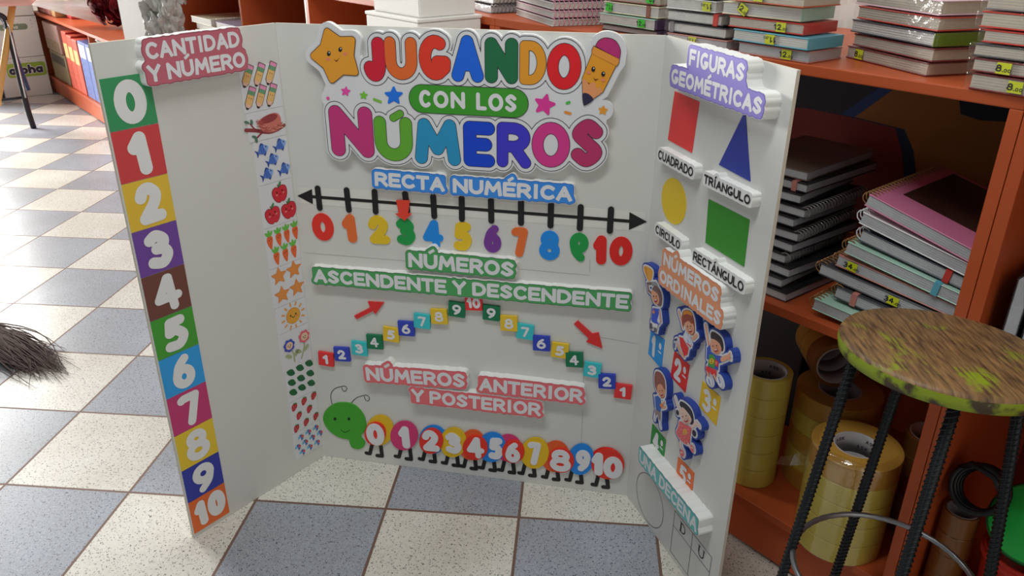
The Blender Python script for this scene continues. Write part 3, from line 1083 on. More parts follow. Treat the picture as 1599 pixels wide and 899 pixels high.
class Loc:
    """local drawing frame on the left wing: unit shapes scaled and turned about a centre"""

    def __init__(self, c, k, rot=0.0):
        self.c, self.k, self.r = c, k, math.radians(rot)

    def __call__(self, pts):
        cs, sn = math.cos(self.r) * self.k, math.sin(self.r) * self.k
        return [(self.c[0] + x * cs - y * sn, self.c[1] + x * sn + y * cs) for x, y in pts]


# pencils
for top, tip in (((218, 112), (165, 300)), ((315, 100), (263, 290)), ((410, 88), (360, 277)), ((238, 295), (190, 482)), ((325, 280), (280, 470)), ((412, 267), (368, 457))):
    p, q = np.array(C6.one(*top)), np.array(C6.one(*tip))
    e = q - p
    L = np.linalg.norm(e); e /= L
    w = np.array([-e[1], e[0]]) * .0074
    def bar(f0, f1, k0=1.0, k1=1.0):
        a0, a1 = p + e * L * f0, p + e * L * f1
        return [tuple(a0 + w * k0), tuple(a1 + w * k1), tuple(a1 - w * k1), tuple(a0 - w * k0)]
    a = Art(PL)
    a.fill(contour(sdf_grid([('p', bar(.02, .8), .0011), ('p', bar(.8, .99, 1, .2), .0009)], .002, .0006), 0), hp, dk)
    for (f0, f1, k0, k1, col) in ((.03, .18, .95, 1, (206, 132, 168)), (.18, .36, 1, 1, (84, 122, 92)), (.36, .78, 1, 1, (204, 164, 104)), (.78, .92, 1, .5, (206, 168, 150)), (.92, 1.0, .5, .15, (40, 38, 44))):
        a.fill([bar(f0, f1, k0, k1)], hp + .0003, pm(*col))
    for f, k in ((.5, .35), (.5, -.35)):
        a.fill([ell(*(p + e * L * f + w * k), .0009, .0009, 0, 8)], hp + .0006, ink_black)
    a.done('pencil_picture', pc[0])
# nest
a = Art(PL)
Xn = C6
for pts, r in (([(180, 652), (260, 655), (360, 668), (430, 650), (495, 610)], .0036), ([(215, 600), (250, 640), (290, 660)], .0015), ([(312, 672), (275, 712)], .0018)):
    a.fill(contour(sdf_grid([('s', Xn(smooth(pts, False, 5)), r)], .002, .0006), 0), hp, pm(112, 48, 50))
bowl = smooth([(285, 580), (330, 540), (400, 510), (445, 515), (468, 560), (460, 630), (410, 665), (340, 665), (300, 640)], True, 5)
a.fill([Xn(bowl)], hp + .0003, pm(166, 92, 82))
a.fill([Xn(ell(370, 555, 72, 32, -22))], hp + .0006, pm(120, 48, 52))
rnd = random.Random(3)
tw = []
for k in range(34):
    an = rnd.uniform(-20, 200)
    cx, cy = 375 + 80 * math.cos(math.radians(an)), 600 + 45 * math.sin(math.radians(an)) - (an - 90) * .12
    d = rnd.uniform(20, 38); ro = math.radians(rnd.uniform(-45, 20))
    tw.append(('s', Xn(smooth([(cx - d * math.cos(ro), cy - d * math.sin(ro)), (cx, cy + 6), (cx + d * math.cos(ro), cy + d * math.sin(ro))], False, 3)), .00055))
a.fill(contour(sdf_grid(tw[:17], .001, .0005), 0), hp + .0009, pm(206, 138, 118))
a.fill(contour(sdf_grid(tw[17:], .001, .0005), 0), hp + .0012, pm(140, 62, 60))
for cx, cy, ro in ((186, 588, 20), (226, 585, 80), (250, 708, 20), (266, 735, 80)):
    a.fill([Xn(ell(cx, cy, 22, 12, ro))], hp + .0003, pm(66, 96, 78))
a.done('nest_picture', pc[1])
# fish
for c in (C6.one(318, 815), C6.one(465, 773), C7.one(298, 102), C7.one(255, 220), C7.one(395, 177)):
    X = Loc(c, .0185, 20)
    a = Art(PL)
    a.fill([X(smooth([(-.55, .05), (-.95, .45), (-.85, 0), (-.95, -.45), (-.55, -.1)], True, 4))], hp, pm(44, 62, 120))
    a.fill([X(smooth([(-.3, .4), (.1, .78), (.35, .4)], True, 4))], hp, pm(44, 62, 120))
    a.fill([X(smooth([(-.1, -.4), (0, -.75), (.3, -.45)], True, 4))], hp, pm(44, 62, 120))
    a.fill([X(smooth([(-.65, 0), (-.2, .45), (.3, .48), (.72, .12), (.72, -.12), (.3, -.45), (-.2, -.42)], True, 5))], hp + .0003, pm(62, 92, 158))
    a.fill([X(smooth([(.3, .44), (.72, .12), (.74, -.1), (.36, -.4), (.24, 0)], True, 4))], hp + .0006, pm(112, 138, 186))
    a.fill([X(ell(.48, .14, .08, .08, 0, 10))], hp + .0009, ink_black)
    for k in (-.25, 0.02):
        a.fill(contour(sdf_grid([('s', X([(k, .3), (k + .08, 0), (k, -.3)]), .0005)], .001, .0005), 0), hp + .0006, pm(46, 70, 132))
    a.done('fish_picture', pc[2])
# apples
for c in (C7.one(355, 382), C7.one(297, 560), C7.one(430, 517)):
    X = Loc(c, .0188, 8)
    a = Art(PL)
    ap = smooth([(0, .72), (.4, .86), (.86, .62), (.95, .05), (.72, -.6), (.3, -.92), (0, -.84), (-.3, -.92), (-.72, -.6), (-.95, .05), (-.86, .62), (-.4, .86)], True, 4)
    a.fill([X([(x * 1.06, y * 1.06) for x, y in ap])], hp, pm(96, 24, 30))
    a.fill([X(ap)], hp + .0003, pm(166, 36, 48))
    a.fill(contour(sdf_grid([('s', X([(0, .7), (-.06, 1.05)]), .0011)], .001, .0005), 0), hp + .0006, dk)
    a.fill([X(smooth([(0, .85), (.15, 1.2), (.45, 1.35), (.4, 1.05), (.2, .85)], True, 4))], hp + .0006, pm(52, 104, 56))
    for sx in (-1, 1):
        a.fill([X(ell(sx * .46, .0, .16, .11, 0, 12))], hp + .0006, pm(216, 118, 110))
        a.fill([X(ell(sx * .36, .28, .09, .13, 0, 10))], hp + .0006, pm(84, 14, 20))
    a.fill(contour(sdf_grid([('s', X(smooth([(-.12, .02), (0, -.08), (.12, .02)], False, 3)), .0006)], .001, .0004), 0), hp + .0006, pm(84, 14, 20))
    a.done('apple_picture', pc[3])
# carrots
for c in (C7.one(272, 768), C7.one(345, 740), C7.one(412, 712), C7.one(480, 684), C8.one(275, 105), C8.one(348, 76), C8.one(417, 46)):
    X = Loc(c, .0205, 4)
    a = Art(PL)
    a.fill([X(smooth([(-.28, .34), (0, .42), (.3, .34), (.36, 0), (.2, -.6), (.08, -.98), (-.06, -.96), (-.28, -.5), (-.38, 0)], True, 4))], hp, pm(214, 96, 48))
    for x, y, ro in ((-.24, .66, 35), (0, .78, 0), (.24, .66, -35)):
        a.fill([X(ell(x, y, .14, .34, ro, 16))], hp + .0003 + (.0003 if x == 0 else 0), pm(84, 150, 58))
    for x, y in ((-.1, .0), (.12, .12)):
        a.fill([X(ell(x, y, .05, .06, 0, 8))], hp + .0003, ink_black)
    a.done('carrot_picture', pc[4])
# stars
for c in (C8.one(295, 270), C8.one(418, 213), C8.one(322, 422), C8.one(443, 361)):
    X = Loc(c, .0198, 0)
    a = Art(PL)
    lp = X([(x, -y) for x, y in star_loop(0, 0, 1.0, .48, 0)])
    a.fill(contour(sdf_grid([('p', lp, .0009)], .002, .0006), 0), hp, pm(186, 106, 50))
    a.fill([lp], hp + .0003, pm(218, 140, 70))
    for k in range(6):
        a.fill([X(ell(.4 * math.cos(k * 1.1), .4 * math.sin(k * 1.1), .05, .05, 0, 8))], hp + .0006, pm(190, 106, 50))
    a.done('star_picture', pc[5])
# sun
a = Art(PL)
X = Loc(C8.one(412, 595), .019, 0)
a.fill([X(ell(0, 0, 1, 1, 0, 40))], hp, pm(170, 104, 40))
a.fill([X(ell(0, 0, .94, .94, 0, 40))], hp + .0003, pm(214, 154, 54))
for k in range(12):
    an = 2 * PI * (k + .3) / 12
    a.fill(contour(sdf_grid([('s', X([(1.3 * math.cos(an), 1.3 * math.sin(an)), (1.62 * math.cos(an), 1.62 * math.sin(an))]), .0021)], .002, .0006), 0), hp, pm(196, 138, 78))
for sx in (-1, 1):
    a.fill([X(ell(sx * .36, .12, .1, .13, 0, 10))], hp + .0006, ink_black)
    a.fill([X(ell(sx * .5, -.12, .13, .08, 0, 10))], hp + .0006, pm(214, 122, 62))
a.fill(contour(sdf_grid([('s', X(smooth([(-.2, -.08), (0, -.2), (.2, -.08)], False, 4)), .0008)], .001, .0004), 0), hp + .0006, ink_black)
a.done('sun_picture', pc[6])
# flowers
for c, col, foot in ((C8.one(377, 843), (52, 62, 150), C1.one(372, 75)), (C8.one(500, 765), (196, 92, 102), C1.one(428, 48))):
    a = Art(PL)
    X = Loc(c, .0155, 10)
    stem = pm(132, 142, 106)
    a.fill(contour(sdf_grid([('s', smooth([c, ((c[0] + foot[0]) / 2 + .004, (c[1] + foot[1]) / 2), foot], False, 5), .0019)], .002, .0006), 0), hp, stem)
    for sx in (-1, 1):
        mx, my = (c[0] + foot[0] * 2) / 3, (c[1] + foot[1] * 2) / 3
        a.fill([ell(mx + sx * .011, my + .004, .010, .0048, sx * 35, 18)], hp + .0003, stem)
    for k in range(7):
        an = 2 * PI * k / 7
        a.fill([X(ell(.66 * math.cos(an), .66 * math.sin(an), .36, .36, 0, 16))], hp + .0006 + .0001 * k, pm(*col))
    a.fill([X(ell(0, 0, .62, .62, 0, 24))], hp + .0015, pm(206, 176, 150))
    for sx in (-1, 1):
        a.fill([X(ell(sx * .2, .05, .08, .1, 0, 8))], hp + .0018, ink_black)
    a.fill(contour(sdf_grid([('s', X([(-.14, -.18), (0, -.26), (.14, -.18)]), .0006)], .001, .0004), 0), hp + .0018, ink_black)
    a.done('flower_picture', pc[7])
# leaves
for x, y in ((490, 90), (415, 128), (340, 168), (500, 172), (424, 213), (348, 250), (508, 253), (432, 290), (360, 330)):
    X = Loc(C1.one(x, y), .0118, -28)
    a = Art(PL)
    a.fill([X(smooth([(-1.05, .15), (-.5, .62), (.2, .66), (.85, .2), (1.05, -.2), (.5, -.6), (-.3, -.58), (-.9, -.2)], True, 4))], hp, pm(32, 84, 50))
    a.fill(contour(sdf_grid([('s', X([(-.9, .05), (.9, -.1)]), .0005)], .001, .0005), 0), hp + .0003, pm(24, 66, 38))
    a.done('leaf_picture', pc[8])
# strawberries
for x, y in ((527, 357), (448, 402), (368, 453), (492, 467), (407, 522), (545, 527), (466, 575), (386, 628)):
    X = Loc(C1.one(x, y), .0106, -22)
    a = Art(PL)
    a.fill([X(smooth([(-.6, .6), (0, .8), (.6, .6), (.72, 0), (.35, -.8), (0, -1), (-.35, -.8), (-.72, 0)], True, 4))], hp, pm(152, 32, 44))
    for k in range(5):
        an = PI * (k + .5) / 5
        a.fill([X(ell(.38 * math.cos(an), .72 + .16 * math.sin(an), .22, .1, math.degrees(an), 10))], hp + .0003, pm(64, 92, 50))
    for px_, py_ in ((-.3, .2), (.25, .25), (0, -.1), (-.25, -.4), (.3, -.35)):
        a.fill([X(ell(px_, py_, .08, .1, 0, 8))], hp + .0003, pm(206, 150, 140))
    a.done('strawberry_picture', pc[9])
# balls
for x, y in ((545, 625), (483, 662), (422, 703), (578, 668), (516, 705), (457, 745), (398, 785), (556, 747), (495, 783), (435, 825)):
    X = Loc(C1.one(x, y), .0088, -15)
    a = Art(PL)
    a.fill([X(ell(0, 0, 1, 1, 0, 24))], hp, pm(200, 200, 206))
    for k, col in enumerate(((170, 36, 48), (52, 84, 140), (70, 150, 190), (170, 36, 48), (52, 84, 140))):
        if k % 2 == 0 or k == 1:
            a0 = 72 * k
            a.fill([X([(0, 0)] + ell(0, 0, .96, .96, 0, 8, a0, a0 + 62))], hp + .0003, pm(*col))
    a.done('ball_picture', pc[10])

# ================================================================== RIGHT WING
LIL, LIL2 = pm(112, 103, 164), pm(90, 82, 146)
text_sign(PR, .026, [('FIGURAS', (1075.8, 101.4), (1161.3, 128.4), (1077, 75.2)), ('GEOMÉTRICAS', (1048, 129.4), (1188.4, 180.6), (1049, 105.4))], LIL,
          'thick lilac foam sign reading FIGURAS GEOMÉTRICAS', LIL2, pad=.0065,
          extra=[('p', Px(PR, .026, 0, 0, 1)([(1080, 96), (1160, 122), (1164, 140), (1078, 112)]), 0.0)])
XR = Px(PR, .0012, 0, 0, 1)
for pts, col, lab in (([(1053.4, 142.3), (1091.6, 159), (1080, 238.6), (1042.7, 217.9)], (196, 52, 52), 'red paper square above the word CUADRADO'),
                      ([(1163.2, 173), (1171.3, 283.4), (1122.3, 257)], (36, 48, 124), 'dark blue paper triangle'),
                      ([(1106.3, 310.7), (1170, 343.4), (1161.3, 416.4), (1101.2, 378.6)], (40, 112, 30), 'green paper rectangle')):
    a = Art(PR)
    a.slab([XR(pts)[::-1]], 0, .0012, pm(*col))
    a.done('shape_cutout', board, lab)
c = XR.one(1051.4, 314.2)
srad = (XR.one(1070.3, 326)[0] - XR.one(1032.8, 303)[0]) / 2
trad = (XR.one(1050, 277)[1] - XR.one(1053, 352)[1]) / 2
a = Art(PR)
a.slab([ell(c[0], c[1], srad, trad, 0, 48)], 0, .0012, pm(206, 176, 40))
a.done('shape_cutout', board, 'yellow paper circle')
for text, bl, br, tl in (('CUADRADO', (1027.8, 247), (1081.6, 277), (1028.6, 232.8)), ('TRÍANGULO', (1099, 285), (1171, 320.8), (1099.4, 270.6)), ('CIRCULO', (1023.6, 362.6), (1061.4, 390.2), (1024.4, 349.8)),
                         ('RECTÁNGULO', (1082.3, 405.4), (1160.4, 456.6), (1083.2, 391))):
    text_sign(PR, .016, [(text, bl, br, tl)], None, 'white foam word plate reading %s in black' % text, pad=.0038, weight=.105, ink=ink_black, letter_gap=.06)
PEA, PEA2 = pm(226, 150, 112), pm(216, 132, 92)
text_sign(PR, .024, [('NÚMEROS', (1036, 413), (1121.4, 474.2), (1037, 391.8)), ('ORDINALES', (1030, 438.4), (1124.6, 510), (1031, 418.2))], PEA,
          'thick peach foam sign reading NÚMEROS ORDINALES', PEA2, pad=.0065,
          extra=[('p', Px(PR, .024, 0, 0, 1)([(1038, 408), (1120, 466), (1122, 484), (1036, 424)]), 0.0)])
TEA, TEA2 = pm(84, 150, 150), pm(60, 110, 116)
text_sign(PR, .03, [('UNA DECENA', (998.2, 718.6), (1087.4, 831.6), (999, 699.6))], TEA, 'thick teal foam sign reading UNA DECENA', TEA2, pad=.005)

ordc = [([(1016.4, 514), (1037.5, 530.7), (1032.2, 575.5), (1012, 552)], (26, 122, 188), '1', 'blue'), ([(1053, 548), (1076.6, 570), (1069.8, 613), (1046.6, 587)], (196, 36, 34), '2', 'red'),
        ([(1096.7, 594.5), (1125.2, 619.9), (1117.8, 664.9), (1091, 633.6)], (210, 172, 38), '3', 'yellow'), ([(1018.5, 661), (1039.8, 687.5), (1035, 721.4), (1014.8, 697.6)], (24, 112, 46), '4', 'green'),
        ([(1058.7, 712.9), (1083.8, 738.5), (1079.4, 775), (1054.5, 748.2)], (214, 102, 44), '5', 'orange')]
for pts, col, n, nm in ordc:
    q = XR(pts)
    a = Art(PR)
    a.slab([q[::-1]], 0, .0012, pm(*col))
    card = a.done('ordinal_card', board, '%s ordinal card reading %sª' % (nm, n))
    ss, ts = [p[0] for p in q], [p[1] for p in q]
    cx, cy, W, H = sum(ss) / 4, sum(ts) / 4, (max(ss) - min(ss)) * .86, (ts[0] + ts[1] - ts[2] - ts[3]) / 2
    sl = ((q[1][1] - q[0][1]) / (q[1][0] - q[0][0]) + (q[2][1] - q[3][1]) / (q[2][0] - q[3][0])) / 2
    w = .52 * W * (.7 if n == '1' else 1)
    gs = glyph(n, cx - W * .38, cy - H * .40, w, H * .78, H * .085)
    o_ = glyph('0', cx + W * .22, cy + H * .08, W * .2, H * .24, H * .045) + [('s', [(cx + W * .22, cy - H * .02), (cx + W * .42, cy - H * .02)], H * .03)]
    gs = [('s', [(x, y + (x - cx) * sl) for x, y in g_[1]], g_[2]) for g_ in gs + o_]
    a = Art(PR)
    a.fill(contour(sdf_grid(gs, .002, .0007), 0), .0016, white_print)
    a.done('ordinal_number', card)

# pencil-drawn circle and the D / U table
a = Art(PR)
XT = Px(PR, .0004, 0, 0, 1)
cc = XT.one(1014, 780.5)
s_r = (XT.one(1035, 801.8)[0] - XT.one(992.9, 760)[0]) / 2
t_r = (XT.one(1003.8, 733)[1] - XT.one(1023.3, 827.4)[1]) / 2
cl = ell(cc[0], cc[1], s_r, t_r + .006, 0, 60)
a.fill(contour(sdf_grid([('s', cl + cl[:1], .0006)], .001, .0005), 0), .0004, ink_line)
a.done('drawn_circle', board, 'thin pencil-drawn circle under the teal sign')
a = Art(PR)
TL_, TR_ = XT.one(1053.8, 798), XT.one(1111.5, 868.8)
R0, R1 = XT.one(1052, 823.7), XT.one(1108, 890.7)
bt = XT.one(1047.7, 861.5)[1]
mx = XT.one(1081.8, 833.5)[0]
tt, rt_ = (TL_[1] + TR_[1]) / 2, (R0[1] + R1[1]) / 2
s0, s1 = TL_[0], TR_[0]
ln = [[(s0, tt), (s1, tt)], [(s0, rt_), (s1, rt_)], [(s0, bt), (s1, bt)], [(s0, tt), (s0, bt)], [(mx, tt), (mx, bt)], [(s1, tt), (s1, bt)]]
a.fill(contour(sdf_grid([('s', l, .0006) for l in ln], .001, .0005), 0), .0004, ink_line)
H = abs(tt - rt_) * .62
for ch, cx in (('D', (s0 + mx) / 2), ('U', (mx + s1) / 2)):
    w = H * .82
    y0 = rt_ + abs(tt - rt_) * .18
    gs = glyph(ch, cx - w / 2, y0, w, H, H * .055)
    x0 = cx - w / 2
    if ch == 'D':
        gs += [('s', [(x0 - .1 * w, y0 + .03 * H), (x0 + .5 * w, y0 + .03 * H)], H * .03), ('s', [(x0 - .1 * w, y0 + .97 * H), (x0 + .5 * w, y0 + .97 * H)], H * .03),
               ('s', [(x0 + .13 * w, y0 + .05 * H), (x0 + .13 * w, y0 + .95 * H)], H * .075)]
    else:
        gs += [('s', [(x0 - .12 * w, y0 + .97 * H), (x0 + .26 * w, y0 + .97 * H)], H * .03), ('s', [(x0 + .76 * w, y0 + .97 * H), (x0 + 1.1 * w, y0 + .97 * H)], H * .03),
               ('s', [(x0 + .07 * w, y0 + .4 * H), (x0 + .07 * w, y0 + .95 * H)], H * .075)]
    a.fill(contour(sdf_grid(gs, .002, .0005), 0), .0005, ink_black)
a.done('drawn_table', board, 'pencil-drawn table headed D and U')

# children stickers -------------------------------------------------
hk = .013
royal = pm(32, 52, 122)
sticker_white = pm(200, 202, 208)
SKIN, SKIN2 = (206, 148, 120), (186, 120, 94)


def kid(X, parts, lab, step=.0008):
    """parts = list of (kind, pts, colour, radius_px) in crop coordinates; builds backing + drawing"""
    mm = 1.35e-3 / X.k
    sh_ = []
    for kind, pts, col, r in parts:
        q = X(pts)
        sh_.append(('s', q, r * mm) if kind == 's' else ('p', q, 0.0))
    g = sdf_grid(sh_, .012, step)
    a = Art(PR)
    a.slab(contour(g, .0068), .0, hk, royal, royal)
    a.fill(contour(g, .0036), hk + .0003, sticker_white)
    back = a.done('child_sticker', board, lab)
    a = Art(PR)
    z = hk + .0006
    for i, ((kind, pts, col, r), s) in enumerate(zip(parts, sh_)):
        if kind == 's': a.fill(contour(sdf_grid([s], .002, step * .8), 0), z + i * .00012, pm(*col))
        else: a.fill([s[1]], z + i * .00012, pm(*col))
    a.done('child_drawing', back)


def kface(cx, cy, rx, ry, rot, hair):
    """eyes and laughing mouth placed in a tilted face ellipse"""
    c, s = math.cos(math.radians(rot)), math.sin(math.radians(rot))
    def L(x, y): return (cx + x * rx * c - y * ry * s, cy + x * rx * s + y * ry * c)
    e1, e2, m, n1 = L(-.32, -.08), L(.42, -.02), L(.05, .5), L(.05, .2)
    return [('p', ell(e1[0], e1[1], rx * .12, ry * .09, rot, 10), (50, 30, 26), 0), ('p', ell(e2[0], e2[1], rx * .12, ry * .09, rot, 10), (50, 30, 26), 0),
            ('p', ell(m[0], m[1], rx * .42, ry * .2, rot, 14), (140, 40, 40), 0), ('p', ell(m[0], m[1] - ry * .08, rx * .34, ry * .07, rot, 12), (214, 206, 204), 0),
            ('p', ell(n1[0], n1[1], rx * .1, ry * .05, rot, 8), SKIN2, 0)]


KX = Px(PR, hk, 1040, 470, 5.99)
KA = Px(PR, hk, 995, 400, 5.62)
KB = Px(PR, hk, 1005, 560, 5.617)
kid(KA, [('p', smooth([(62, 88), (95, 92), (138, 128), (132, 190), (118, 215), (100, 212), (82, 175), (64, 130)], True, 4), (214, 150, 50), 0),
         ('p', [(70, 92), (82, 92), (96, 200), (90, 190)], (170, 106, 34), 0),
         ('s', [(104, 215), (108, 240)], (196, 140, 52), 5), ('p', [(85, 228), (128, 225), (132, 250), (88, 252)], (92, 70, 66), 0),
         ('p', [(130, 222), (168, 222), (190, 262), (135, 258)], (112, 112, 118), 0),
         ('s', [(98, 262), (104, 300), (128, 322)], (112, 72, 66), 11),
         ('p', smooth([(138, 280), (165, 258), (200, 285), (222, 350), (218, 425), (196, 436), (160, 400), (138, 330)], True, 5), (96, 70, 72), 0),
         ('p', ell(165, 352, 33, 72, -12, 24), SKIN, 0), ('p', smooth([(136, 290), (170, 272), (200, 320), (205, 380), (185, 330), (150, 300)], True, 4), (96, 70, 72), 0),
         ('p', [(140, 452), (200, 462), (198, 600), (160, 590), (130, 560)], (44, 70, 168), 0),
         ('p', [(182, 565), (204, 480), (214, 560), (200, 596)], (200, 204, 214), 0), ('s', [(203, 480), (212, 570)], SKIN, 9),
         ('s', [(152, 455), (154, 480)], (196, 60, 60), 4), ('p', ell(153, 488, 10, 15, 0, 14), (204, 120, 60), 0),
         ('p', [(124, 570), (190, 596), (184, 640), (126, 606)], (206, 206, 210), 0), ('p', [(122, 580), (142, 590), (140, 640), (122, 630)], (70, 66, 78), 0), ('p', [(158, 620), (178, 628), (178, 668), (160, 660)], (80, 76, 88), 0)]
    + kface(165, 352, 33, 72, -12, 0), 'child sticker holding a gold trophy up high, in a blue shirt')
kid(KX, [('s', [(124, 100), (146, 170), (162, 245)], SKIN, 13), ('p', smooth([(150, 170), (160, 100), (200, 82), (245, 110), (268, 190), (272, 290), (250, 320), (225, 300), (190, 180), (165, 240)], True, 4), (124, 58, 46), 0),
         ('p', [(158, 130), (172, 92), (205, 84), (242, 108), (252, 140), (200, 118)], (220, 140, 54), 0), ('p', ell(224, 238, 40, 78, -14, 24), SKIN, 0),
         ('p', smooth([(170, 160), (205, 140), (245, 170), (250, 215), (215, 185), (180, 200)], True, 4), (124, 58, 46), 0),
         ('p', [(128, 332), (165, 345), (215, 440), (205, 500), (176, 512), (140, 420)], (176, 36, 40), 0), ('p', [(165, 345), (195, 280), (246, 400), (220, 440)], (206, 208, 220), 0),
         ('s', [(208, 360), (220, 385)], (120, 140, 196), 7), ('s', [(205, 395), (235, 420)], (196, 44, 48), 6),
         ('s', [(258, 350), (292, 318)], SKIN, 14), ('s', [(112, 400), (138, 470), (172, 516)], SKIN, 13), ('s', [(86, 395), (84, 430)], (44, 60, 120), 9), ('s', [(92, 362), (108, 356)], (40, 40, 52), 9)]
    + kface(224, 238, 40, 78, -14, 0), 'child sticker with orange headband and red shirt, arm raised')
kid(KX, [('s', [(374, 230), (388, 320), (404, 410)], SKIN, 15), ('p', smooth([(420, 330), (430, 285), (475, 300), (525, 350), (542, 425), (530, 470), (505, 440), (440, 370)], True, 4), (46, 36, 42), 0),
         ('p', ell(470, 418, 50, 82, -16, 28), SKIN, 0), ('p', smooth([(424, 345), (436, 292), (500, 325), (532, 390), (530, 455), (505, 395), (455, 355)], True, 4), (46, 36, 42), 0),
         ('p', [(388, 432), (415, 405), (425, 470), (470, 505), (526, 515), (524, 575), (495, 580), (492, 645), (395, 605), (404, 545), (382, 540)], (48, 70, 150), 0),
         ('p', [(410, 500), (440, 495), (468, 530), (460, 630), (398, 600)], (56, 124, 56), 0), ('p', [(465, 545), (496, 560), (492, 615), (462, 600)], (196, 48, 52), 0),
         ('p', ell(433, 560, 22, 28, 0, 18), (212, 176, 50), 0), ('p', ell(433, 550, 7, 8, 0, 12), (120, 90, 20), 0), ('p', ell(433, 572, 7, 9, 0, 12), (120, 90, 20), 0), ('p', ell(479, 578, 9, 16, 0, 12), (220, 120, 110), 0),
         ('s', [(530, 545), (575, 525)], SKIN, 18), ('s', [(575, 525), (604, 488)], SKIN, 7), ('s', [(575, 525), (610, 512)], SKIN, 7), ('s', [(578, 530), (610, 540)], SKIN, 7),
         ('p', [(386, 602), (484, 648), (474, 698), (430, 680), (424, 656), (410, 672), (380, 640)], (186, 40, 46), 0),
         ('s', [(396, 668), (408, 700)], SKIN, 13), ('s', [(462, 692), (478, 725)], SKIN, 13), ('p', ell(416, 745, 26, 46, -22, 20), (206, 208, 214), 0), ('p', ell(512, 750, 22, 56, -20, 20), (206, 208, 214), 0),
         ('s', [(412, 730), (424, 770)], (52, 74, 150), 6), ('s', [(506, 710), (520, 760)], (52, 74, 150), 6)]
    + kface(470, 420, 46, 78, -16, 0), 'child sticker jumping in a blue and green shirt with red shorts')
kid(KB, [('p', smooth([(96, 170), (108, 112), (150, 120), (184, 175), (194, 250), (188, 330), (160, 345), (128, 300), (102, 240)], True, 4), (118, 72, 62), 0),
         ('p', ell(156, 275, 34, 66, -12, 24), SKIN, 0), ('p', smooth([(100, 200), (112, 125), (160, 140), (188, 220), (186, 270), (160, 225), (130, 225), (118, 250)], True, 4), (118, 72, 62), 0),
         ('p', [(104, 330), (128, 322), (152, 350), (158, 430), (148, 470), (112, 440)], (46, 80, 150), 0), ('s', [(160, 410), (186, 378)], SKIN, 9), ('s', [(168, 430), (196, 420)], SKIN, 9),
         ('p', ell(162, 408, 13, 20, -20, 14), (206, 120, 60), 0), ('p', [(110, 438), (154, 470), (152, 540), (136, 530), (128, 480), (112, 500), (104, 470)], (120, 104, 104), 0),
         ('s', [(104, 490), (98, 530)], (190, 190, 200), 9), ('s', [(144, 540), (150, 600)], (190, 192, 204), 10), ('s', [(96, 330), (104, 420)], (80, 100, 160), 6)]
    + kface(158, 282, 32, 62, -12, 0), 'child sticker with brown hair and blue top, holding a medal')
kid(KB, [('s', [(282, 345), (300, 400), (322, 450)], (204, 178, 170), 13), ('p', smooth([(318, 400), (330, 372), (380, 400), (425, 455), (442, 530), (434, 575), (400, 560), (340, 440)], True, 4), (40, 36, 50), 0),
         ('p', ell(372, 498, 46, 80, -22, 26), (206, 176, 164), 0), ('p', smooth([(322, 400), (340, 378), (395, 415), (434, 490), (436, 560), (412, 500), (365, 440)], True, 4), (40, 36, 50), 0),
         ('p', ell(300, 470, 13, 25, -15, 16), (40, 36, 50), 0), ('p', ell(448, 652, 17, 30, -15, 16), (40, 36, 50), 0), ('s', [(428, 598), (470, 560), (492, 590)], (204, 178, 170), 13),
         ('p', smooth([(322, 545), (370, 575), (422, 605), (412, 690), (404, 752), (350, 730), (292, 655), (308, 600)], True, 3), (200, 92, 96), 0),
         ('p', ell(368, 640, 17, 27, 0, 18), (214, 176, 60), 0), ('p', ell(368, 632, 6, 8, 0, 10), (200, 92, 96), 0), ('p', ell(368, 652, 6, 8, 0, 10), (200, 92, 96), 0)]
    + [('p', ell(x, y, 5, 6, 0, 8), (220, 160, 160), 0) for x, y in ((325, 580), (340, 620), (318, 640), (345, 665), (370, 690), (395, 650), (390, 720), (335, 690), (372, 725), (405, 620), (350, 585))]
    + [('s', [(330, 735), (345, 800)], (204, 178, 170), 12), ('s', [(405, 745), (430, 790)], (204, 178, 170), 12), ('p', ell(348, 825, 16, 34, -5, 16), (202, 96, 100), 0), ('p', ell(438, 785, 12, 36, -12, 16), (202, 96, 100), 0),
       ('s', [(340, 815), (356, 822)], (214, 210, 212), 4), ('s', [(432, 770), (446, 782)], (214, 210, 212), 4)]
    + kface(374, 505, 42, 74, -22, 0), 'child sticker with black pigtails in a pink dotted dress')

# ================================================================== SHELVING
orange = mat('orange_laminate', (186, 84, 42), .42, noise=.10, scale=5, spec=.4)
orange_edge = mat('orange_edging', (182, 84, 44), .4)
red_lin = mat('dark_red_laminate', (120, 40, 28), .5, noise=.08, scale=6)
VB = 1.215


def unit(label, u0, u1, dividers=(), mid=.568, back=None, top=True, ztop=.994, floor_z=.126, tall=None):
    um = (u0 + u1) / 2
    r = thing('shelving_unit', label, 'shelving', sh(um, V0, 0), ANG)
    w = u1 - u0
    D = VB - V0

    def pb(nm, c, s, m, bev=.0012):
        mb = MB(); mb.box(c, s, m, bev=bev); return mb.build(nm, r)
    H = tall or ztop - .018
    for x in (-w / 2 + .009, w / 2 - .009):
        pb('side_panel', (x, D / 2, H / 2), (.018, D, H), orange)
    for u in dividers:
        pb('divider', (u - um, D / 2 + .0005, (.127 + H) / 2), (.016, D - .001, H - .127), orange_edge)
    if top: pb('countertop', (0, D / 2, ztop - .009), (w, D, .018), orange_edge, .002)
    pb('shelf', (0, D / 2 + .0005, mid - .009), (w - (.036 if mid < H else 0), D - .001, .018), orange_edge)
    pb('shelf', (0, D / 2 + .0005, floor_z - .009), (w - .036, D - .001, .018), orange_edge)
    pb('plinth', (0, .022, (floor_z - .018) / 2 + .004), (w - .036, .018, floor_z - .026), orange)
    pb('back_panel', (0, D - .005, (.127 + H) / 2), (w - .036, .01, H - .127), back or orange)
    return r


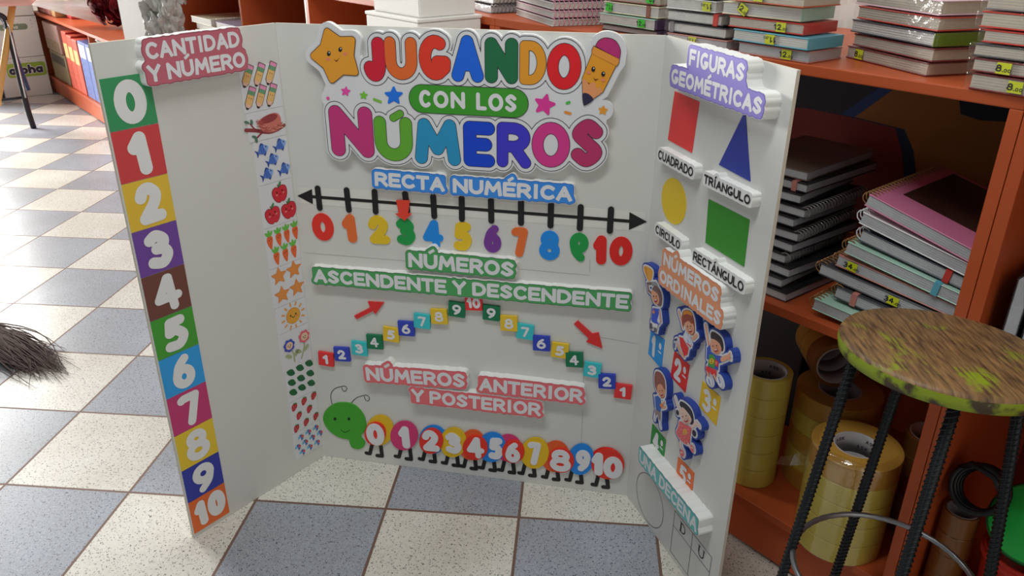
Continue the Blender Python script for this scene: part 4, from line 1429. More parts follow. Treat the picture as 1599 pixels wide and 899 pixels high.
unit('orange shelving unit with black planners, notebooks and tape rolls behind the right wing', -.035, 1.0915)
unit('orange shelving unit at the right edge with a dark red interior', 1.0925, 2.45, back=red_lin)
unit('orange shelving unit of open cubbies behind the left wing', -2.32, -.036, dividers=(-1.533, -.986, -.45), mid=.70)
unit('low orange bookcase by the entrance with paper packs, left of the white column', -5.40, -3.30, dividers=(-3.90,), top=False, tall=.55)

# painted board standing at the back of the middle shelf
r = thing('painted_board', 'painted board with brown, red and dark blue fields at the back of the middle shelf', 'board', sh(.53, 1.185, .5685), ANG)
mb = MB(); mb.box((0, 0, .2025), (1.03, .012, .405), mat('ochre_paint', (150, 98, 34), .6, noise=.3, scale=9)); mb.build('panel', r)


def wall_poly(pts, m, dy, nm, rr=r, u0=.53, z0=.5685):
    mb = MB()
    vs = []
    for x, y in pts:
        u, z = on_v(x, y, 1.178)
        vs.append((max(-.5, min(.51, u - u0)), dy, max(.004, min(.402, z - z0))))
    mb.add(vs, [list(range(len(vs)))], m)
    return mb.build(nm, rr)


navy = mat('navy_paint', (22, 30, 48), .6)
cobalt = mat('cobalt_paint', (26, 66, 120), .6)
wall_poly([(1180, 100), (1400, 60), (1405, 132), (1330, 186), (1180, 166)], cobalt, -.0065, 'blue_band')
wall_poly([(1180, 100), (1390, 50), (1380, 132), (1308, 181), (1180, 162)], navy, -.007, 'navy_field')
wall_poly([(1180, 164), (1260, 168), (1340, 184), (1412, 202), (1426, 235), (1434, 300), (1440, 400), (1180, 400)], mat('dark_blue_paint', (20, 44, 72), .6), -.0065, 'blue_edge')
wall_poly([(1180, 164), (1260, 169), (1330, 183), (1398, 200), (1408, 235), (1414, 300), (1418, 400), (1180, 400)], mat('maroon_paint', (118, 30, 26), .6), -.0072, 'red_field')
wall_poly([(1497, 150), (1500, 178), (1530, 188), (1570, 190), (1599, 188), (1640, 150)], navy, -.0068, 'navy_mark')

# ================================================================== NOTEBOOKS
page = mat('page_edges', (206, 204, 198), .75, noise=.10, scale=60)
page_tan = mat('page_edges_cream', (188, 176, 158), .75, noise=.10, scale=60)
page_grey = mat('page_edges_grey', (178, 182, 188), .75, noise=.12, scale=60)
tag_g = mat('tag_green', (60, 205, 40), .55)
tag_y = mat('tag_yellow', (205, 212, 32), .55)
tag_o = mat('tag_orange', (222, 110, 36), .55)
wrap = plastic_wrap(gloss=.07)
wire = mat('wire_grey', (150, 146, 142), .35, metal=.6)


def flat_text(mb, text, cx, cz, y, H, m, flip=False):
    """small lettering on a front face (local x,z plane at depth y)"""
    w_all = sum(((G_[c][0] * .8 + .2) * H * (.45 if (c in '0' and i > text.find('.') >= 0) else 1) + H * .1) if c != '.' else H * .25 for i, c in enumerate(text))
    x = -w_all / 2
    for i, c in enumerate(text):
        small = '.' in text and i > text.find('.')
        hh = H * (.5 if small else 1)
        if c == '.':
            gs = [('s', [(x + H * .1, -H / 2 + H * .08), (x + H * .12, -H / 2 + H * .08)], H * .08)]; x += H * .25
        else:
            w = (G_[c][0] * .8 + .2) * hh
            gs = glyph(c, x, -H / 2, w, hh, hh * .10); x += w + H * .1
        loops = contour(sdf_grid(gs, H * .1, H * .045), 0)
        if not loops: continue
        flat, tr = tri_fill(loops)
        k = -1 if flip else 1
        mb.add([(cx + k * px_, y, cz + k * py_) for px_, py_ in flat], tr, m)


def notebook(name, label, cat, loc, rotz, w, d, th, cover, spine=None, pg=None, tagspec=None, band=None, sleeve=True, group=None, topart=None, spine_face=None, rot=None):
    """bound book lying flat: local x along its front edge, y into the shelf"""
    r = thing(name, label, cat, loc, rotz, group, rot)
    pg = pg or page
    ct = .0019
    mb = MB(); mb.box((0, 0, ct / 2), (w, d, ct), cover, bev=.0006, seg=1); mb.build('cover', r)
    mb = MB(); mb.box((0, 0, th - ct / 2), (w, d, ct), cover, bev=.0006, seg=1)
    if topart: mb.box((topart[0] * w, topart[1] * d, th + .0002), (w * topart[2], d * topart[3], .0004), topart[4])
    mb.build('cover', r)
    mb = MB(); mb.box((0, 0, th / 2), (w - .003, d - .003, th - 2 * ct - .0004), pg)
    for k in range(4):
        z = th * (.22 + .18 * k)
        mb.box((0, -d / 2 + .0014, z), (w - .006, .0006, .0004), page_grey if pg is not page_grey else page)
    mb.build('page_block', r)
    if spine_face:
        side, m = spine_face
        mb = MB()
        x = (w / 2 + .0004) * (1 if side == 'right' else -1)
        mb.box((x, 0, th / 2), (.0012, d, th - .0005), m); mb.build('spine', r, 'coloured spine')
    if spine:
        mb = MB()
        R = th / 2 + .0006
        L = d if spine in ('left', 'right') else w
        n = max(8, int(L / .0105))
        for k in range(n):
            q = -L / 2 + L * (k + .5) / n
            pts = []
            for j in range(10):
                a_ = 2 * PI * j / 10
                p_, z = math.cos(a_) * (R + .002), th / 2 + .0020 + math.sin(a_) * R
                if spine == 'left': pts.append((-w / 2 + .003 + p_, q, z))
                elif spine == 'right': pts.append((w / 2 - .003 + p_, q, z))
                else: pts.append((q, -d / 2 + .003 + p_, z))
            mb.tube(pts, .0011, spine_mat.get(spine_key[0], wire), 5, closed=True)
        mb.build('spiral_binding', r)
    if band is not None:
        x, m = band
        mb = MB(); mb.box((x * w, -d / 2 + .001, th / 2), (.010, .005, th + .0012), m); mb.box((x * w, 0, th + .0006), (.010, d - .002, .0008), m)
        mb.build('elastic_band', r)
    if tagspec:
        m, text, x, flip, tilt = tagspec
        tw_, thh = .0185, min(.0150, th * .84)
        mb = MB()
        T = Matrix.Translation((x * w, -d / 2 - .0012, th / 2)) @ Matrix.Rotation(tilt, 4, 'Y')
        q = MB()
        q.box((0, 0, 0), (tw_, .0006, thh), m)
        flat_text(q, text, 0, 0, -.0006, thh * .62, ink_black, flip)
        mb.v, mb.f, mb.mi, mb.mats, mb.sm = [tuple(T @ Vector(p)) for p in q.v], q.f, q.mi, q.mats, q.sm
        mb.build('price_tag', r)
    if sleeve:
        mb = MB()
        mb.box((.002, 0, th / 2 + .0009), (w + .016, d + .008, th + .0014), wrap, bev=.003, seg=2)
        mb.build('plastic_sleeve', r, 'clear plastic sleeve')
    return r


spine_key = [None]
spine_mat = {}


def place(uvz, rot, w, d, from_left=True):
    """front-left (or front-right) corner (u,v,z) on the shelf frame -> centre position and world rotation"""
    a_ = math.radians(rot)
    sx = w / 2 if from_left else -w / 2
    cx, cy = sx, d / 2
    u = uvz[0] + cx * math.cos(a_) - cy * math.sin(a_)
    v = uvz[1] + cx * math.sin(a_) + cy * math.cos(a_)
    return sh(u, v, uvz[2]), ANG + a_


def cm(name, rgb, **k):
    return mat('cover_' + name, rgb, k.pop('rough', .35), **k)


ORDS = ['lowest', 'second lowest', 'third from bottom', 'fourth from bottom', 'fifth from bottom', 'sixth from bottom', 'seventh from bottom', 'eighth from bottom',
        'ninth from bottom', 'tenth from bottom', 'eleventh from bottom', 'topmost']


def stack(where, group, z, books, cat='notebook', name='notebook'):
    n = len(books)
    for i, b in enumerate(books):
        w, d, th = b['w'], b['d'], b['th']
        loc, rz = place((b['u'], b['v'], z), b.get('rot', 0), w, d, b.get('fl', True))
        pos = 'topmost' if i == n - 1 else ORDS[i]
        spine_key[0] = b.get('wire')
        notebook(name, '%s, %s %s' % (b['lab'], pos, where), cat, loc, rz, w, d, th, b['c'], b.get('spine'), b.get('pg'), b.get('tag'), b.get('band'), b.get('sleeve', True), group,
                 b.get('art'), b.get('sf'))
        z += th + (.0036 if b.get('spine') else .0022)
    return z


spine_mat.update({'pink': mat('wire_pink', (226, 150, 176), .35), 'grey': wire, 'bronze': mat('wire_bronze', (150, 112, 70), .35, metal=.5), 'clear': mat('wire_white', (214, 214, 216), .3)})
ZT, ZM, ZB = .9945, .5685, .1265
# --- counter top, from left to right -------------------------------------------------
C_grey, C_cream, C_blue, C_red = cm('grey', (120, 116, 122)), cm('cream', (228, 222, 190)), cm('blue', (90, 170, 190)), cm('red', (200, 54, 40))
C_dpink, C_kraft, C_black, C_navy = cm('dusty_pink', (196, 128, 118)), cm('kraft', (150, 92, 74)), cm('black', (34, 32, 36)), cm('navy', (36, 44, 62))
C_mint, C_purple, C_white, C_pink, C_lpink = cm('mint', (170, 208, 190)), cm('purple', (74, 54, 96)), cm('white', (226, 226, 224)), cm('pink', (206, 120, 158)), cm('light_pink', (226, 190, 204))
C_orange, C_green, C_maroon, C_dgrey = cm('burnt_orange', (190, 84, 40)), cm('olive_green', (110, 140, 36)), cm('maroon', (120, 36, 40)), cm('charcoal', (66, 66, 72))

stack('of the stack beside the white boxes', 'coil notebooks beside the white boxes', ZT,
      [dict(u=-.238, v=.80, rot=-12, w=.135, d=.2, th=.017, c=C_grey, spine='right', wire='grey', lab='grey coil notebook', pg=page_grey),
       dict(u=-.243, v=.81, rot=-12, w=.135, d=.2, th=.017, c=C_grey, spine='right', wire='grey', lab='pale grey coil notebook'),
       dict(u=-.238, v=.805, rot=-10, w=.135, d=.2, th=.017, c=C_white, spine='right', wire='grey', lab='white coil notebook')])
stack('of the pink coil stack', 'pink coil notebooks on the counter', ZT,
      [dict(u=.165, v=.722, rot=-21, w=.235, d=.16, th=.0135, c=(C_white, C_lpink, C_white, C_lpink, C_white)[i], spine='right', wire='pink', fl=False,
            lab=('white notebook with pink coil', 'pale pink notebook with pink coil', 'white and mint notebook with pink coil', 'pink notebook with pink coil', 'white notebook with bright pink coil')[i]) for i in range(5)])
stack('of the green tag stack', 'notebooks with green price tags', ZT,
      [dict(u=.262, v=.775, rot=-3, w=.155, d=.19, th=.0115, c=C_dgrey, lab='grey notebook', pg=page_grey, sf=('right', C_purple)),
       dict(u=.255, v=.772, rot=-4, w=.160, d=.19, th=.019, c=C_mint, lab='mint notebook with purple spine and green tag', tag=(tag_g, '12.00', .28, False, 0), sf=('right', C_purple)),
       dict(u=.262, v=.775, rot=-3, w=.155, d=.19, th=.021, c=C_cream, lab='cream notebook with tan band and green tag', tag=(tag_g, '11.00', -.38, True, .1), band=(.33, C_kraft)),
       dict(u=.266, v=.775, rot=-2, w=.150, d=.19, th=.021, c=C_kraft, lab='brown notebook with green tag', tag=(tag_g, '12.00', .33, True, .1), pg=page_tan)])
stack('of the stack behind the fold', 'notebooks behind the right fold', ZT,
      [dict(u=.462, v=.742, rot=-2, w=.140, d=.21, th=.0165, c=C_dpink, lab='pink patterned notebook', pg=page_grey, tag=(tag_y, '11.00', -.05, True, 0)),
       dict(u=.460, v=.745, rot=-2, w=.135, d=.21, th=.0175, c=C_black, lab='black notebook with grey band', band=(-.42, C_grey)),
       dict(u=.457, v=.745, rot=-1, w=.124, d=.21, th=.0185, c=C_black, lab='black notebook with red band', band=(.40, C_red)),
       dict(u=.452, v=.745, rot=-1, w=.114, d=.21, th=.0195, c=C_white, lab='white notebook with yellow tag', tag=(tag_y, '11.00', .33, True, 0)),
       dict(u=.452, v=.745, rot=-1, w=.114, d=.21, th=.018, c=C_black, lab='black notebook')])
stack('of the bright yellow tag stack', 'bright notebooks with yellow tags', ZT,
      [dict(u=.627, v=.735, rot=-2, w=.140, d=.095, th=.0185, c=C_dpink, lab='dusty pink notebook with yellow tag', pg=page_grey, tag=(tag_y, '12.00', .2, False, 0)),
       dict(u=.615, v=.733, rot=-4, w=.150, d=.095, th=.0185, c=C_blue, lab='turquoise coil notebook with yellow tag', tag=(tag_y, '11.00', .02, True, 0), spine=None, sf=('right', C_blue)),
       dict(u=.600, v=.737, rot=-2, w=.148, d=.095, th=.0175, c=C_red, lab='red coil notebook with yellow tag', tag=(tag_y, '12.00', .22, False, 0), sf=('right', C_red), pg=page_tan),
       dict(u=.584, v=.737, rot=-1, w=.155, d=.095, th=.0205, c=C_cream, lab='cream notebook with tilted yellow tag', tag=(tag_y, '12.00', -.22, False, .55), sf=('right', C_mint)),
       dict(u=.600, v=.735, rot=-6, w=.15, d=.095, th=.0205, c=C_orange, lab='orange edged notebook', pg=page_tan, tag=(tag_y, '12.00', -.1, False, 0), art=(.1, 0, .7, .8, C_lpink))])
stack('of the green spine stack', 'thick notebooks on the right of the counter', ZT,
      [dict(u=.768, v=.842, rot=-24, w=.186, d=.10, th=.0195, c=C_maroon, lab='kraft notebook with yellow tag', pg=page_tan, tag=(tag_y, '8.00', -.32, False, 0)),
       dict(u=.778, v=.838, rot=-24, w=.180, d=.10, th=.0185, c=C_maroon, lab='kraft notebook with curled sleeve', pg=page_tan),
       dict(u=.770, v=.838, rot=-23, w=.182, d=.10, th=.0195, c=C_navy, lab='navy notebook with olive green spine', sf=('right', C_green)),
       dict(u=.778, v=.836, rot=-23, w=.176, d=.10, th=.0195, c=C_red, lab='red topped notebook', pg=page_tan),
       dict(u=.768, v=.842, rot=-24, w=.186, d=.10, th=.0205, c=C_lpink, lab='pale pink notebook', pg=page_tan)])
stack('of the right edge counter stack', 'thick notebooks at the right edge of the counter', ZT,
      [dict(u=1.016, v=.724, rot=-4, w=.2, d=.15, th=.0215, c=C_maroon, lab='red edged notebook with yellow tag', pg=page_tan, tag=(tag_y, '8.00', -.20, False, 0)),
       dict(u=1.014, v=.724, rot=-4, w=.2, d=.15, th=.0175, c=C_maroon, lab='maroon notebook with yellow tag', pg=page_tan, tag=(tag_y, '8.00', -.29, False, 0)),
       dict(u=1.011, v=.724, rot=-3, w=.2, d=.15, th=.0165, c=C_dgrey, lab='grey notebook', pg=page_tan),
       dict(u=1.018, v=.726, rot=-4, w=.2, d=.15, th=.0165, c=C_red, lab='red topped notebook with orange tag', pg=page_tan, tag=(tag_o, '8.00', -.08, False, 0)),
       dict(u=1.010, v=.726, rot=-4, w=.2, d=.15, th=.0205, c=C_red, lab='red notebook with orange tag', pg=page_tan, tag=(tag_o, '8.00', -.02, True, 0)),
       dict(u=1.012, v=.726, rot=-4, w=.2, d=.15, th=.02, c=C_grey, lab='grey notebook', pg=page_tan)])

# --- middle shelf: tall stack of black planners ----------------------------------------
pl = []
for i in range(11):
    k = i / 10
    pl.append(dict(u=.778 - .045 * k + (.008, -.006, .004, -.01, .0, .006, -.008, .01, -.004, .004, 0)[i], v=.75 + .098 * k, rot=(-2, 1, -4, 0, -3, 2, -2, 0, 3, -1, 1)[i], w=.155, d=.215 if i < 9 else .25,
                   th=.0172, c=C_black if i != 10 else cm('dark_marbled', (120, 104, 92), noise=.5, scale=14), fl=False, pg=page_grey,
                   lab='black planner in clear sleeve' if i not in (9, 10) else ('black planner with yellow tag and pink band' if i == 9 else 'brown marbled planner'),
                   spine='right' if i in (3, 5, 7) else None, wire='grey', band=(.33, C_dpink) if i == 9 else None, tag=(tag_y, '34.00', .05, True, 0) if i == 9 else None))
stack('of the tall black stack', 'black planners on the middle shelf', ZM, pl, 'planner', 'planner')

# --- middle shelf: large spiral notebooks leaning to the divider ------------------------
big = [(.842, .742, 3, C_mint, 'mint spiral notebook with yellow tag', 'left', 'bronze', (tag_y, '34.00', -.10, False, 0), None, None),
       (.868, .760, 4.5, C_dgrey, 'grey notebook with pink band and yellow tag', 'left', 'bronze', (tag_y, '36.00', .05, False, 0), (-.32, C_dpink), None),
       (.828, .768, 5, C_dgrey, 'grey spiral notebook with yellow tag', 'left', 'bronze', (tag_y, '34.00', .08, False, 0), None, None),
       (.855, .770, 6, C_dpink, 'pale spiral notebook with yellow tag', 'left', 'bronze', (tag_y, '34.00', -.36, False, 0), None, None),
       (.868, .766, 8, C_mint, 'mint spiral notebook with blue band', 'left', 'bronze', None, (.30, C_blue), None),
       (.884, .775, 9, C_navy, 'navy notebook with red band', 'left', 'clear', None, (.33, C_red), None),
       (.880, .772, 11, C_white, 'white spiral notebook', 'left', 'clear', None, None, None),
       (.884, .770, 14, C_pink, 'glossy pink spiral notebook with dark printed cover', 'left', 'bronze', None, None, (.07, .10, .84, .72, mat('cover_dark_print', (62, 40, 36), .25, noise=.6, scale=16)))]
zr_ = ZM + .0004
for i, (ul, vf, th_deg, col, lab, sp, wr, tg, bd, art) in enumerate(big):
    th = .0212
    a_ = math.radians(th_deg)
    uR, d = 1.0635, .26
    w = (uR - ul) / math.cos(a_)
    spine_key[0] = wr
    notebook('spiral_notebook', '%s, %s of the stack by the divider' % (lab, 'topmost' if i == 7 else ORDS[i]), 'notebook',
             sh(uR - w / 2 * math.cos(a_), vf + d / 2, zr_ + w / 2 * math.sin(a_)), 0, w, d, th, col, sp, page_grey, tg, bd, False, 'large spiral notebooks on the middle shelf', art, rot=(0, a_, ANG))
    zr_ += th / math.cos(a_) + .0022

# standing black notebooks right of the divider
for i in range(4):
    u = 1.135 + .026 * i
    loc = sh(u, .83, ZM)
    spine_key[0] = None
    notebook('planner', 'upright black planner right of the divider, %s' % ('nearest the divider', 'second from the divider', 'third from the divider', 'fourth from the divider')[i], 'planner',
             sh(u + .0, .845, ZM + .0915), 0, .16, .19, .0205, C_black, None, page_grey, None, None, True, 'upright black planners', rot=(0, PI / 2, ANG))

# ================================================================== TAPE ROLLS
tape_y = mat('amber_tape', (200, 182, 84), .28, noise=.10, scale=18, coat=.4)
tape_o = mat('orange_amber_tape', (186, 142, 62), .3, noise=.10, scale=18, coat=.4)
tape_b = mat('brown_tape', (128, 84, 40), .3, noise=.12, scale=18, coat=.4)
tape_r = mat('red_tape', (120, 30, 34), .35, coat=.3)
core_m = mat('core_card', (176, 172, 172), .8, noise=.10, scale=50)


def tape_roll(label, loc, R, r, h, m, group, rot=None, text=False):
    t = thing('tape_roll', label, 'tape roll', loc, 0, group, rot)
    mb = MB()
    b = .0009
    for pr in ([(r + .003, 0), (R - b, 0)], [(R - b, 0), (R, b)], [(R, b), (R, h - b)], [(R, h - b), (R - b, h)], [(R - b, h), (r + .003, h)]):
        mb.lathe(pr, m, 56)
    mb.build('tape', t)
    mb = MB(); mb.lathe([(r, 0), (r + .003, 0), (r + .003, h), (r, h)], core_m, 40, closed=True)
    if text:
        # print on the inside of the core
        for row, z0 in ((0, h * .62), (1, h * .25)):
            for j in range(4):
                a0 = 2 * PI * (j * .25 + .06 * row)
                x = 0
                for ch in 'ASK':
                    gs = glyph(ch, x, 0, .006, .0075, .0008); x += .0075
                    loops = contour(sdf_grid(gs, .001, .0004), 0)
                    flat, tr = tri_fill(loops)
                    mb.add([((r - .0003) * math.cos(a0 - p / r), (r - .0003) * math.sin(a0 - p / r), z0 + q) for p, q in flat], tr, mat('core_print', (70, 66, 84), .7))
    mb.build('core', t)
    return t


def tape_stack(u, v, n, R, r, h, mats, where, group, z=ZB, text_top=False):
    for i in range(n):
        m = mats[i % len(mats)]
        col = {tape_y: 'yellow', tape_o: 'amber', tape_b: 'brown', tape_r: 'red'}[m]
        pos = 'topmost' if i == n - 1 else ORDS[i]
        tape_roll('%s packing tape roll, %s %s' % (col, pos, where), sh(u, v, z), R, r, h, m, group, (0, 0, ANG + i * .4), text_top and i == n - 1)
        z += h + .0006
    return z


tape_stack(.740, .806, 6, .051, .038, .0425, [tape_y], 'of the slim stack by the right wing', 'tape rolls in the slim stack', text_top=True)
tape_stack(.842, .920, 5, .083, .039, .043, [tape_o, tape_y, tape_o, tape_y, tape_o], 'of the wide stack in the middle', 'tape rolls in the middle stack')
zt = tape_stack(.960, .772, 5, .079, .038, .0425, [tape_y, tape_y, tape_y, tape_y, tape_o], 'of the wrapped stack behind the stool legs', 'tape rolls in the wrapped stack', text_top=True)
tape_stack(1.030, .912, 5, .042, .034, .0425, [tape_b, tape_b, tape_r, tape_b, tape_b], 'of the dark stack against the divider', 'tape rolls against the divider')
tape_stack(1.144, .80, 4, .029, .022, .0425, [tape_b], 'of the thin stack right of the divider', 'thin tape rolls right of the divider')
# clear film round the wrapped stack
mb = MB()
rnd = random.Random(5)
prof = []
seg = 56
vs, fs = [], []
NZ = 13
for k in range(seg):
    a_ = 2 * PI * k / seg
    for j in range(NZ):
        f = min(1.0, j / (NZ - 2))
        rr = .0812 + .0012 * math.sin(7 * a_ + 3 * f) * f
        z = -.106 + .217 * f
        if j == NZ - 1: rr, z = .066 + .003 * math.sin(5 * a_), .1145
        vs.append((rr * math.cos(a_), rr * math.sin(a_), z + (.002 * math.sin(4 * a_) if f > .8 else 0)))
for k in range(seg):
    for j in range(NZ - 1):
        k2 = (k + 1) % seg
        fs.append([k * NZ + j, k2 * NZ + j, k2 * NZ + j + 1, k * NZ + j + 1])
mb.add(vs, fs, plastic_wrap('film_wrap', .13), True)
fl = [(-.080, -.012, .06), (-.098, -.03, .042), (-.122, -.035, .026), (-.125, -.04, .008), (-.102, -.034, .016), (-.081, -.018, .022)]
mb.add(fl, [[0, 1, 5], [1, 4, 5], [1, 2, 4], [2, 3, 4]], plastic_wrap('film_tail', .3))
film = mb.build('shrink_film')
film.location = sh(.960, .772, ZB + .1075)
film.rotation_euler = (0, 0, ANG)
tag(film, 'clear shrink film wrapped around the tape stack behind the stool legs', 'plastic film')
# rolls lying across the middle stack
ax = Vector(SD) * .72 - Vector(SV) * .69
ax.normalize()
rotq = ax.to_track_quat('Z', 'Y').to_euler()
c0 = Vector(sh(.785, .955, ZB + 5 * .0436 + .051))
for i in range(3):
    tape_roll('amber tape roll lying on its side on the middle stack, %s' % ('at the far end', 'in the middle', 'at the near end')[i], tuple(c0 + ax * (-.066 + .044 * i)), .050, .038, .0425, (tape_o, tape_o, tape_b)[i],
              'tape rolls lying on the middle stack', tuple(rotq))
# dark things at the back of the lower shelf
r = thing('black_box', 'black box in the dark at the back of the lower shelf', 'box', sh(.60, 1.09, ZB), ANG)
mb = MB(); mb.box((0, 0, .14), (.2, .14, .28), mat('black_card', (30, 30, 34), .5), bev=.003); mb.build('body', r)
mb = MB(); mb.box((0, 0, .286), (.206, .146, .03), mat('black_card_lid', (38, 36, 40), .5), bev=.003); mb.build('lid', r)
tape_roll('red tape roll standing on edge on the black box', sh(.665, 1.07, ZB + .301 + .042), .042, .026, .04, tape_r, None, (PI / 2, 0, ANG))

# right of the divider, lower shelf: red tub, green lid, cable
r = thing('plastic_tub', 'red plastic tub on the lower shelf at the right edge', 'tub', sh(1.252, .81, ZB), ANG)
mb = MB(); mb.lathe([(.002, 0), (.055, 0), (.064, .140), (.066, .142), (.066, .150), (.06, .150), (.052, .004), (.002, .004)], mat('red_plastic', (206, 50, 34), .35), 40); mb.build('body', r)
mb = MB(); mb.lathe([(.063, .132), (.069, .132), (.069, .144), (.063, .144)], mat('red_plastic', (206, 50, 34), .35), 40); mb.build('rim', r)
r = thing('round_lid', 'shiny green round lid tilted on the red tub', 'lid', sh(1.246, .812, ZB + .202), ANG, rot=(math.radians(40), math.radians(-4), ANG))
gl = mat('green_foil', (56, 214, 92), .25, metal=.05)
mb = MB(); mb.lathe([(.0005, .004), (.064, .004), (.068, .002), (.069, 0), (.068, -.004), (.0005, -.004)], gl, 56); mb.build('disc', r)
mb = MB(); mb.lathe([(.0675, .003), (.0705, .001), (.0705, -.005), (.0675, -.005)], mat('green_rim', (30, 120, 60), .35), 56); mb.build('rim', r)
r = thing('black_cable', 'coiled black cable resting on the thin tape stack right of the divider', 'cable', sh(1.162, .815, ZB + .1735 + .045), ANG, rot=(math.radians(62), 0, ANG))
mb = MB()
for k in range(6):
    mb.tube([((.036 + .003 * (k % 2)) * math.cos(a_ * 2 * PI / 24), (.036 + .003 * (k % 2)) * math.sin(a_ * 2 * PI / 24), .006 + .009 * k) for a_ in range(24)], .0048, mat('cable_black', (24, 24, 28), .4), 8, closed=True)
mb.build('coil', r)
mb = MB(); mb.tube([(.036, 0, .05), (.038, .01, .07), (.02, .03, .075), (-.02, .035, .06), (-.036, .02, .05)], .0046, mat('cable_black', (24, 24, 28), .4), 8); mb.build('loose_end', r)

# ================================================================== BAR STOOL
Zs = .70
st = thing('bar_stool', 'round worn wooden stool with green paint traces and black rebar legs', 'stool', (1.188, -.4246, 0))
m = bpy.data.materials.new('worn_wood'); m.use_nodes = True
nt = m.node_tree; b = nt.nodes['Principled BSDF']
N, Lk = nt.nodes.new, nt.links.new
tc = N('ShaderNodeTexCoord'); mp = N('ShaderNodeMapping'); mp.inputs['Scale'].default_value = (70, 9, 9); mp.inputs['Rotation'].default_value = (0, 0, .35)
Lk(tc.outputs['Object'], mp.inputs[0])
n1 = N('ShaderNodeTexNoise'); n1.inputs['Scale'].default_value = 3.2; n1.inputs['Detail'].default_value = 7; Lk(mp.outputs[0], n1.inputs['Vector'])
n2 = N('ShaderNodeTexNoise'); n2.inputs['Scale'].default_value = 9; n2.inputs['Detail'].default_value = 8; n2.inputs['Roughness'].default_value = .65; Lk(tc.outputs['Object'], n2.inputs['Vector'])
r1 = N('ShaderNodeValToRGB'); Lk(n1.outputs['Fac'], r1.inputs[0])
r1.color_ramp.elements[0].position = .3; r1.color_ramp.elements[0].color = tuple(lin(c) for c in (76, 54, 35)) + (1,)
r1.color_ramp.elements[1].position = .7; r1.color_ramp.elements[1].color = tuple(lin(c) for c in (156, 118, 74)) + (1,)
mulm = N('ShaderNodeMath'); mulm.operation = 'MULTIPLY'
rr1 = N('ShaderNodeMapRange'); rr1.inputs[1].default_value = .525; rr1.inputs[2].default_value = .60; Lk(n2.outputs['Fac'], rr1.inputs[0])
rr2 = N('ShaderNodeMapRange'); rr2.inputs[1].default_value = .40; rr2.inputs[2].default_value = .52; Lk(n1.outputs['Fac'], rr2.inputs[0])
Lk(rr1.outputs[0], mulm.inputs[0]); Lk(rr2.outputs[0], mulm.inputs[1])
mx = N('ShaderNodeMix'); mx.data_type = 'RGBA'; Lk(mulm.outputs[0], mx.inputs[0]); Lk(r1.outputs[0], mx.inputs[6]); mx.inputs[7].default_value = tuple(lin(c) for c in (136, 152, 24)) + (1,)
Lk(mx.outputs[2], b.inputs['Base Color']); b.inputs['Roughness'].default_value = .5
bp = N('ShaderNodeBump'); bp.inputs['Strength'].default_value = .4; bp.inputs['Distance'].default_value = .002; Lk(n1.outputs['Fac'], bp.inputs['Height']); Lk(bp.outputs[0], b.inputs['Normal'])
wood_m = m
m = bpy.data.materials.new('chipped_green_paint'); m.use_nodes = True
nt = m.node_tree; b = nt.nodes['Principled BSDF']; N, Lk = nt.nodes.new, nt.links.new
tc = N('ShaderNodeTexCoord'); n2 = N('ShaderNodeTexNoise'); n2.inputs['Scale'].default_value = 38; n2.inputs['Detail'].default_value = 5; Lk(tc.outputs['Object'], n2.inputs['Vector'])
r1 = N('ShaderNodeValToRGB'); Lk(n2.outputs['Fac'], r1.inputs[0])
for e, (p_, c_) in zip((r1.color_ramp.elements[0], r1.color_ramp.elements[1]), ((.40, (70, 54, 34)), (.52, (142, 160, 28)))):
    e.position = p_; e.color = tuple(lin(c) for c in c_) + (1,)
Lk(r1.outputs[0], b.inputs['Base Color']); b.inputs['Roughness'].default_value = .45
paint_m = m
SR = .134
tilt = Matrix.Translation((0, 0, Zs)) @ Matrix.Rotation(math.radians(-3.0), 4, 'X') @ Matrix.Rotation(math.radians(2.5), 4, 'Y')
mb = MB()
mb.lathe([(.0005, 0), (SR - .006, 0), (SR - .002, -.0015), (SR, -.005)], wood_m, 72, M=tilt)
mb.lathe([(SR, -.005), (SR + .0005, -.012), (SR - .002, -.022), (SR - .006, -.024)], paint_m, 72, M=tilt)
mb.lathe([(SR - .006, -.024), (.0005, -.024)], wood_m, 72, M=tilt)
mb.build('seat', st)
rebar = mat('rebar_black', (40, 44, 48), .38, metal=.55)
steel = mat('rebar_bright', (150, 152, 156), .3, metal=.85)


def rebar_bar(p, q, R, m, nm, step=.0085):
    p, q = Vector(p), Vector(q)
    L = (q - p).length
    d_ = (q - p).normalized()
    mb = MB()
    mb.tube([p, q], R, m, 12)
    x = d_.orthogonal().normalized(); y = d_.cross(x)
    k = 0
    s = step
    while s < L - step:
        pts = []
        for j in range(10):
            a_ = 2 * PI * j / 10
            pts.append(p + d_ * (s + .0035 * math.sin(a_) * 1.4) + (x * math.cos(a_) + y * math.sin(a_)) * (R + .0002))
        mb.tube(pts, .0014, m, 5, closed=True)
        s += step
    for sg in (1, -1):
        mb.tube([p + x * sg * R, q + x * sg * R], .0012, m, 5)
    return mb.build(nm, st)


for (tx, ty), (bx, by) in (((1.092, -.381), (1.026, -.385)), ((1.193, -.319), (1.179, -.255)), ((1.165, -.519), (1.125, -.565)), ((1.271, -.461), (1.348, -.474))):
    rebar_bar((tx - 1.188, ty + .4246, Zs - .026), (bx - 1.188, by + .4246, .001), .0072, rebar, 'leg')
zr, rring = .31, .1305
mb = MB()
nR = 90
mb.tube([(-.005 + rring * math.cos(2 * PI * k / nR), rring * math.sin(2 * PI * k / nR), zr) for k in range(nR)], [.0042 + .0006 * (k % 2) for k in range(nR)], steel, 8, closed=True)
mb.build('foot_ring', st, 'bright ribbed steel foot ring')

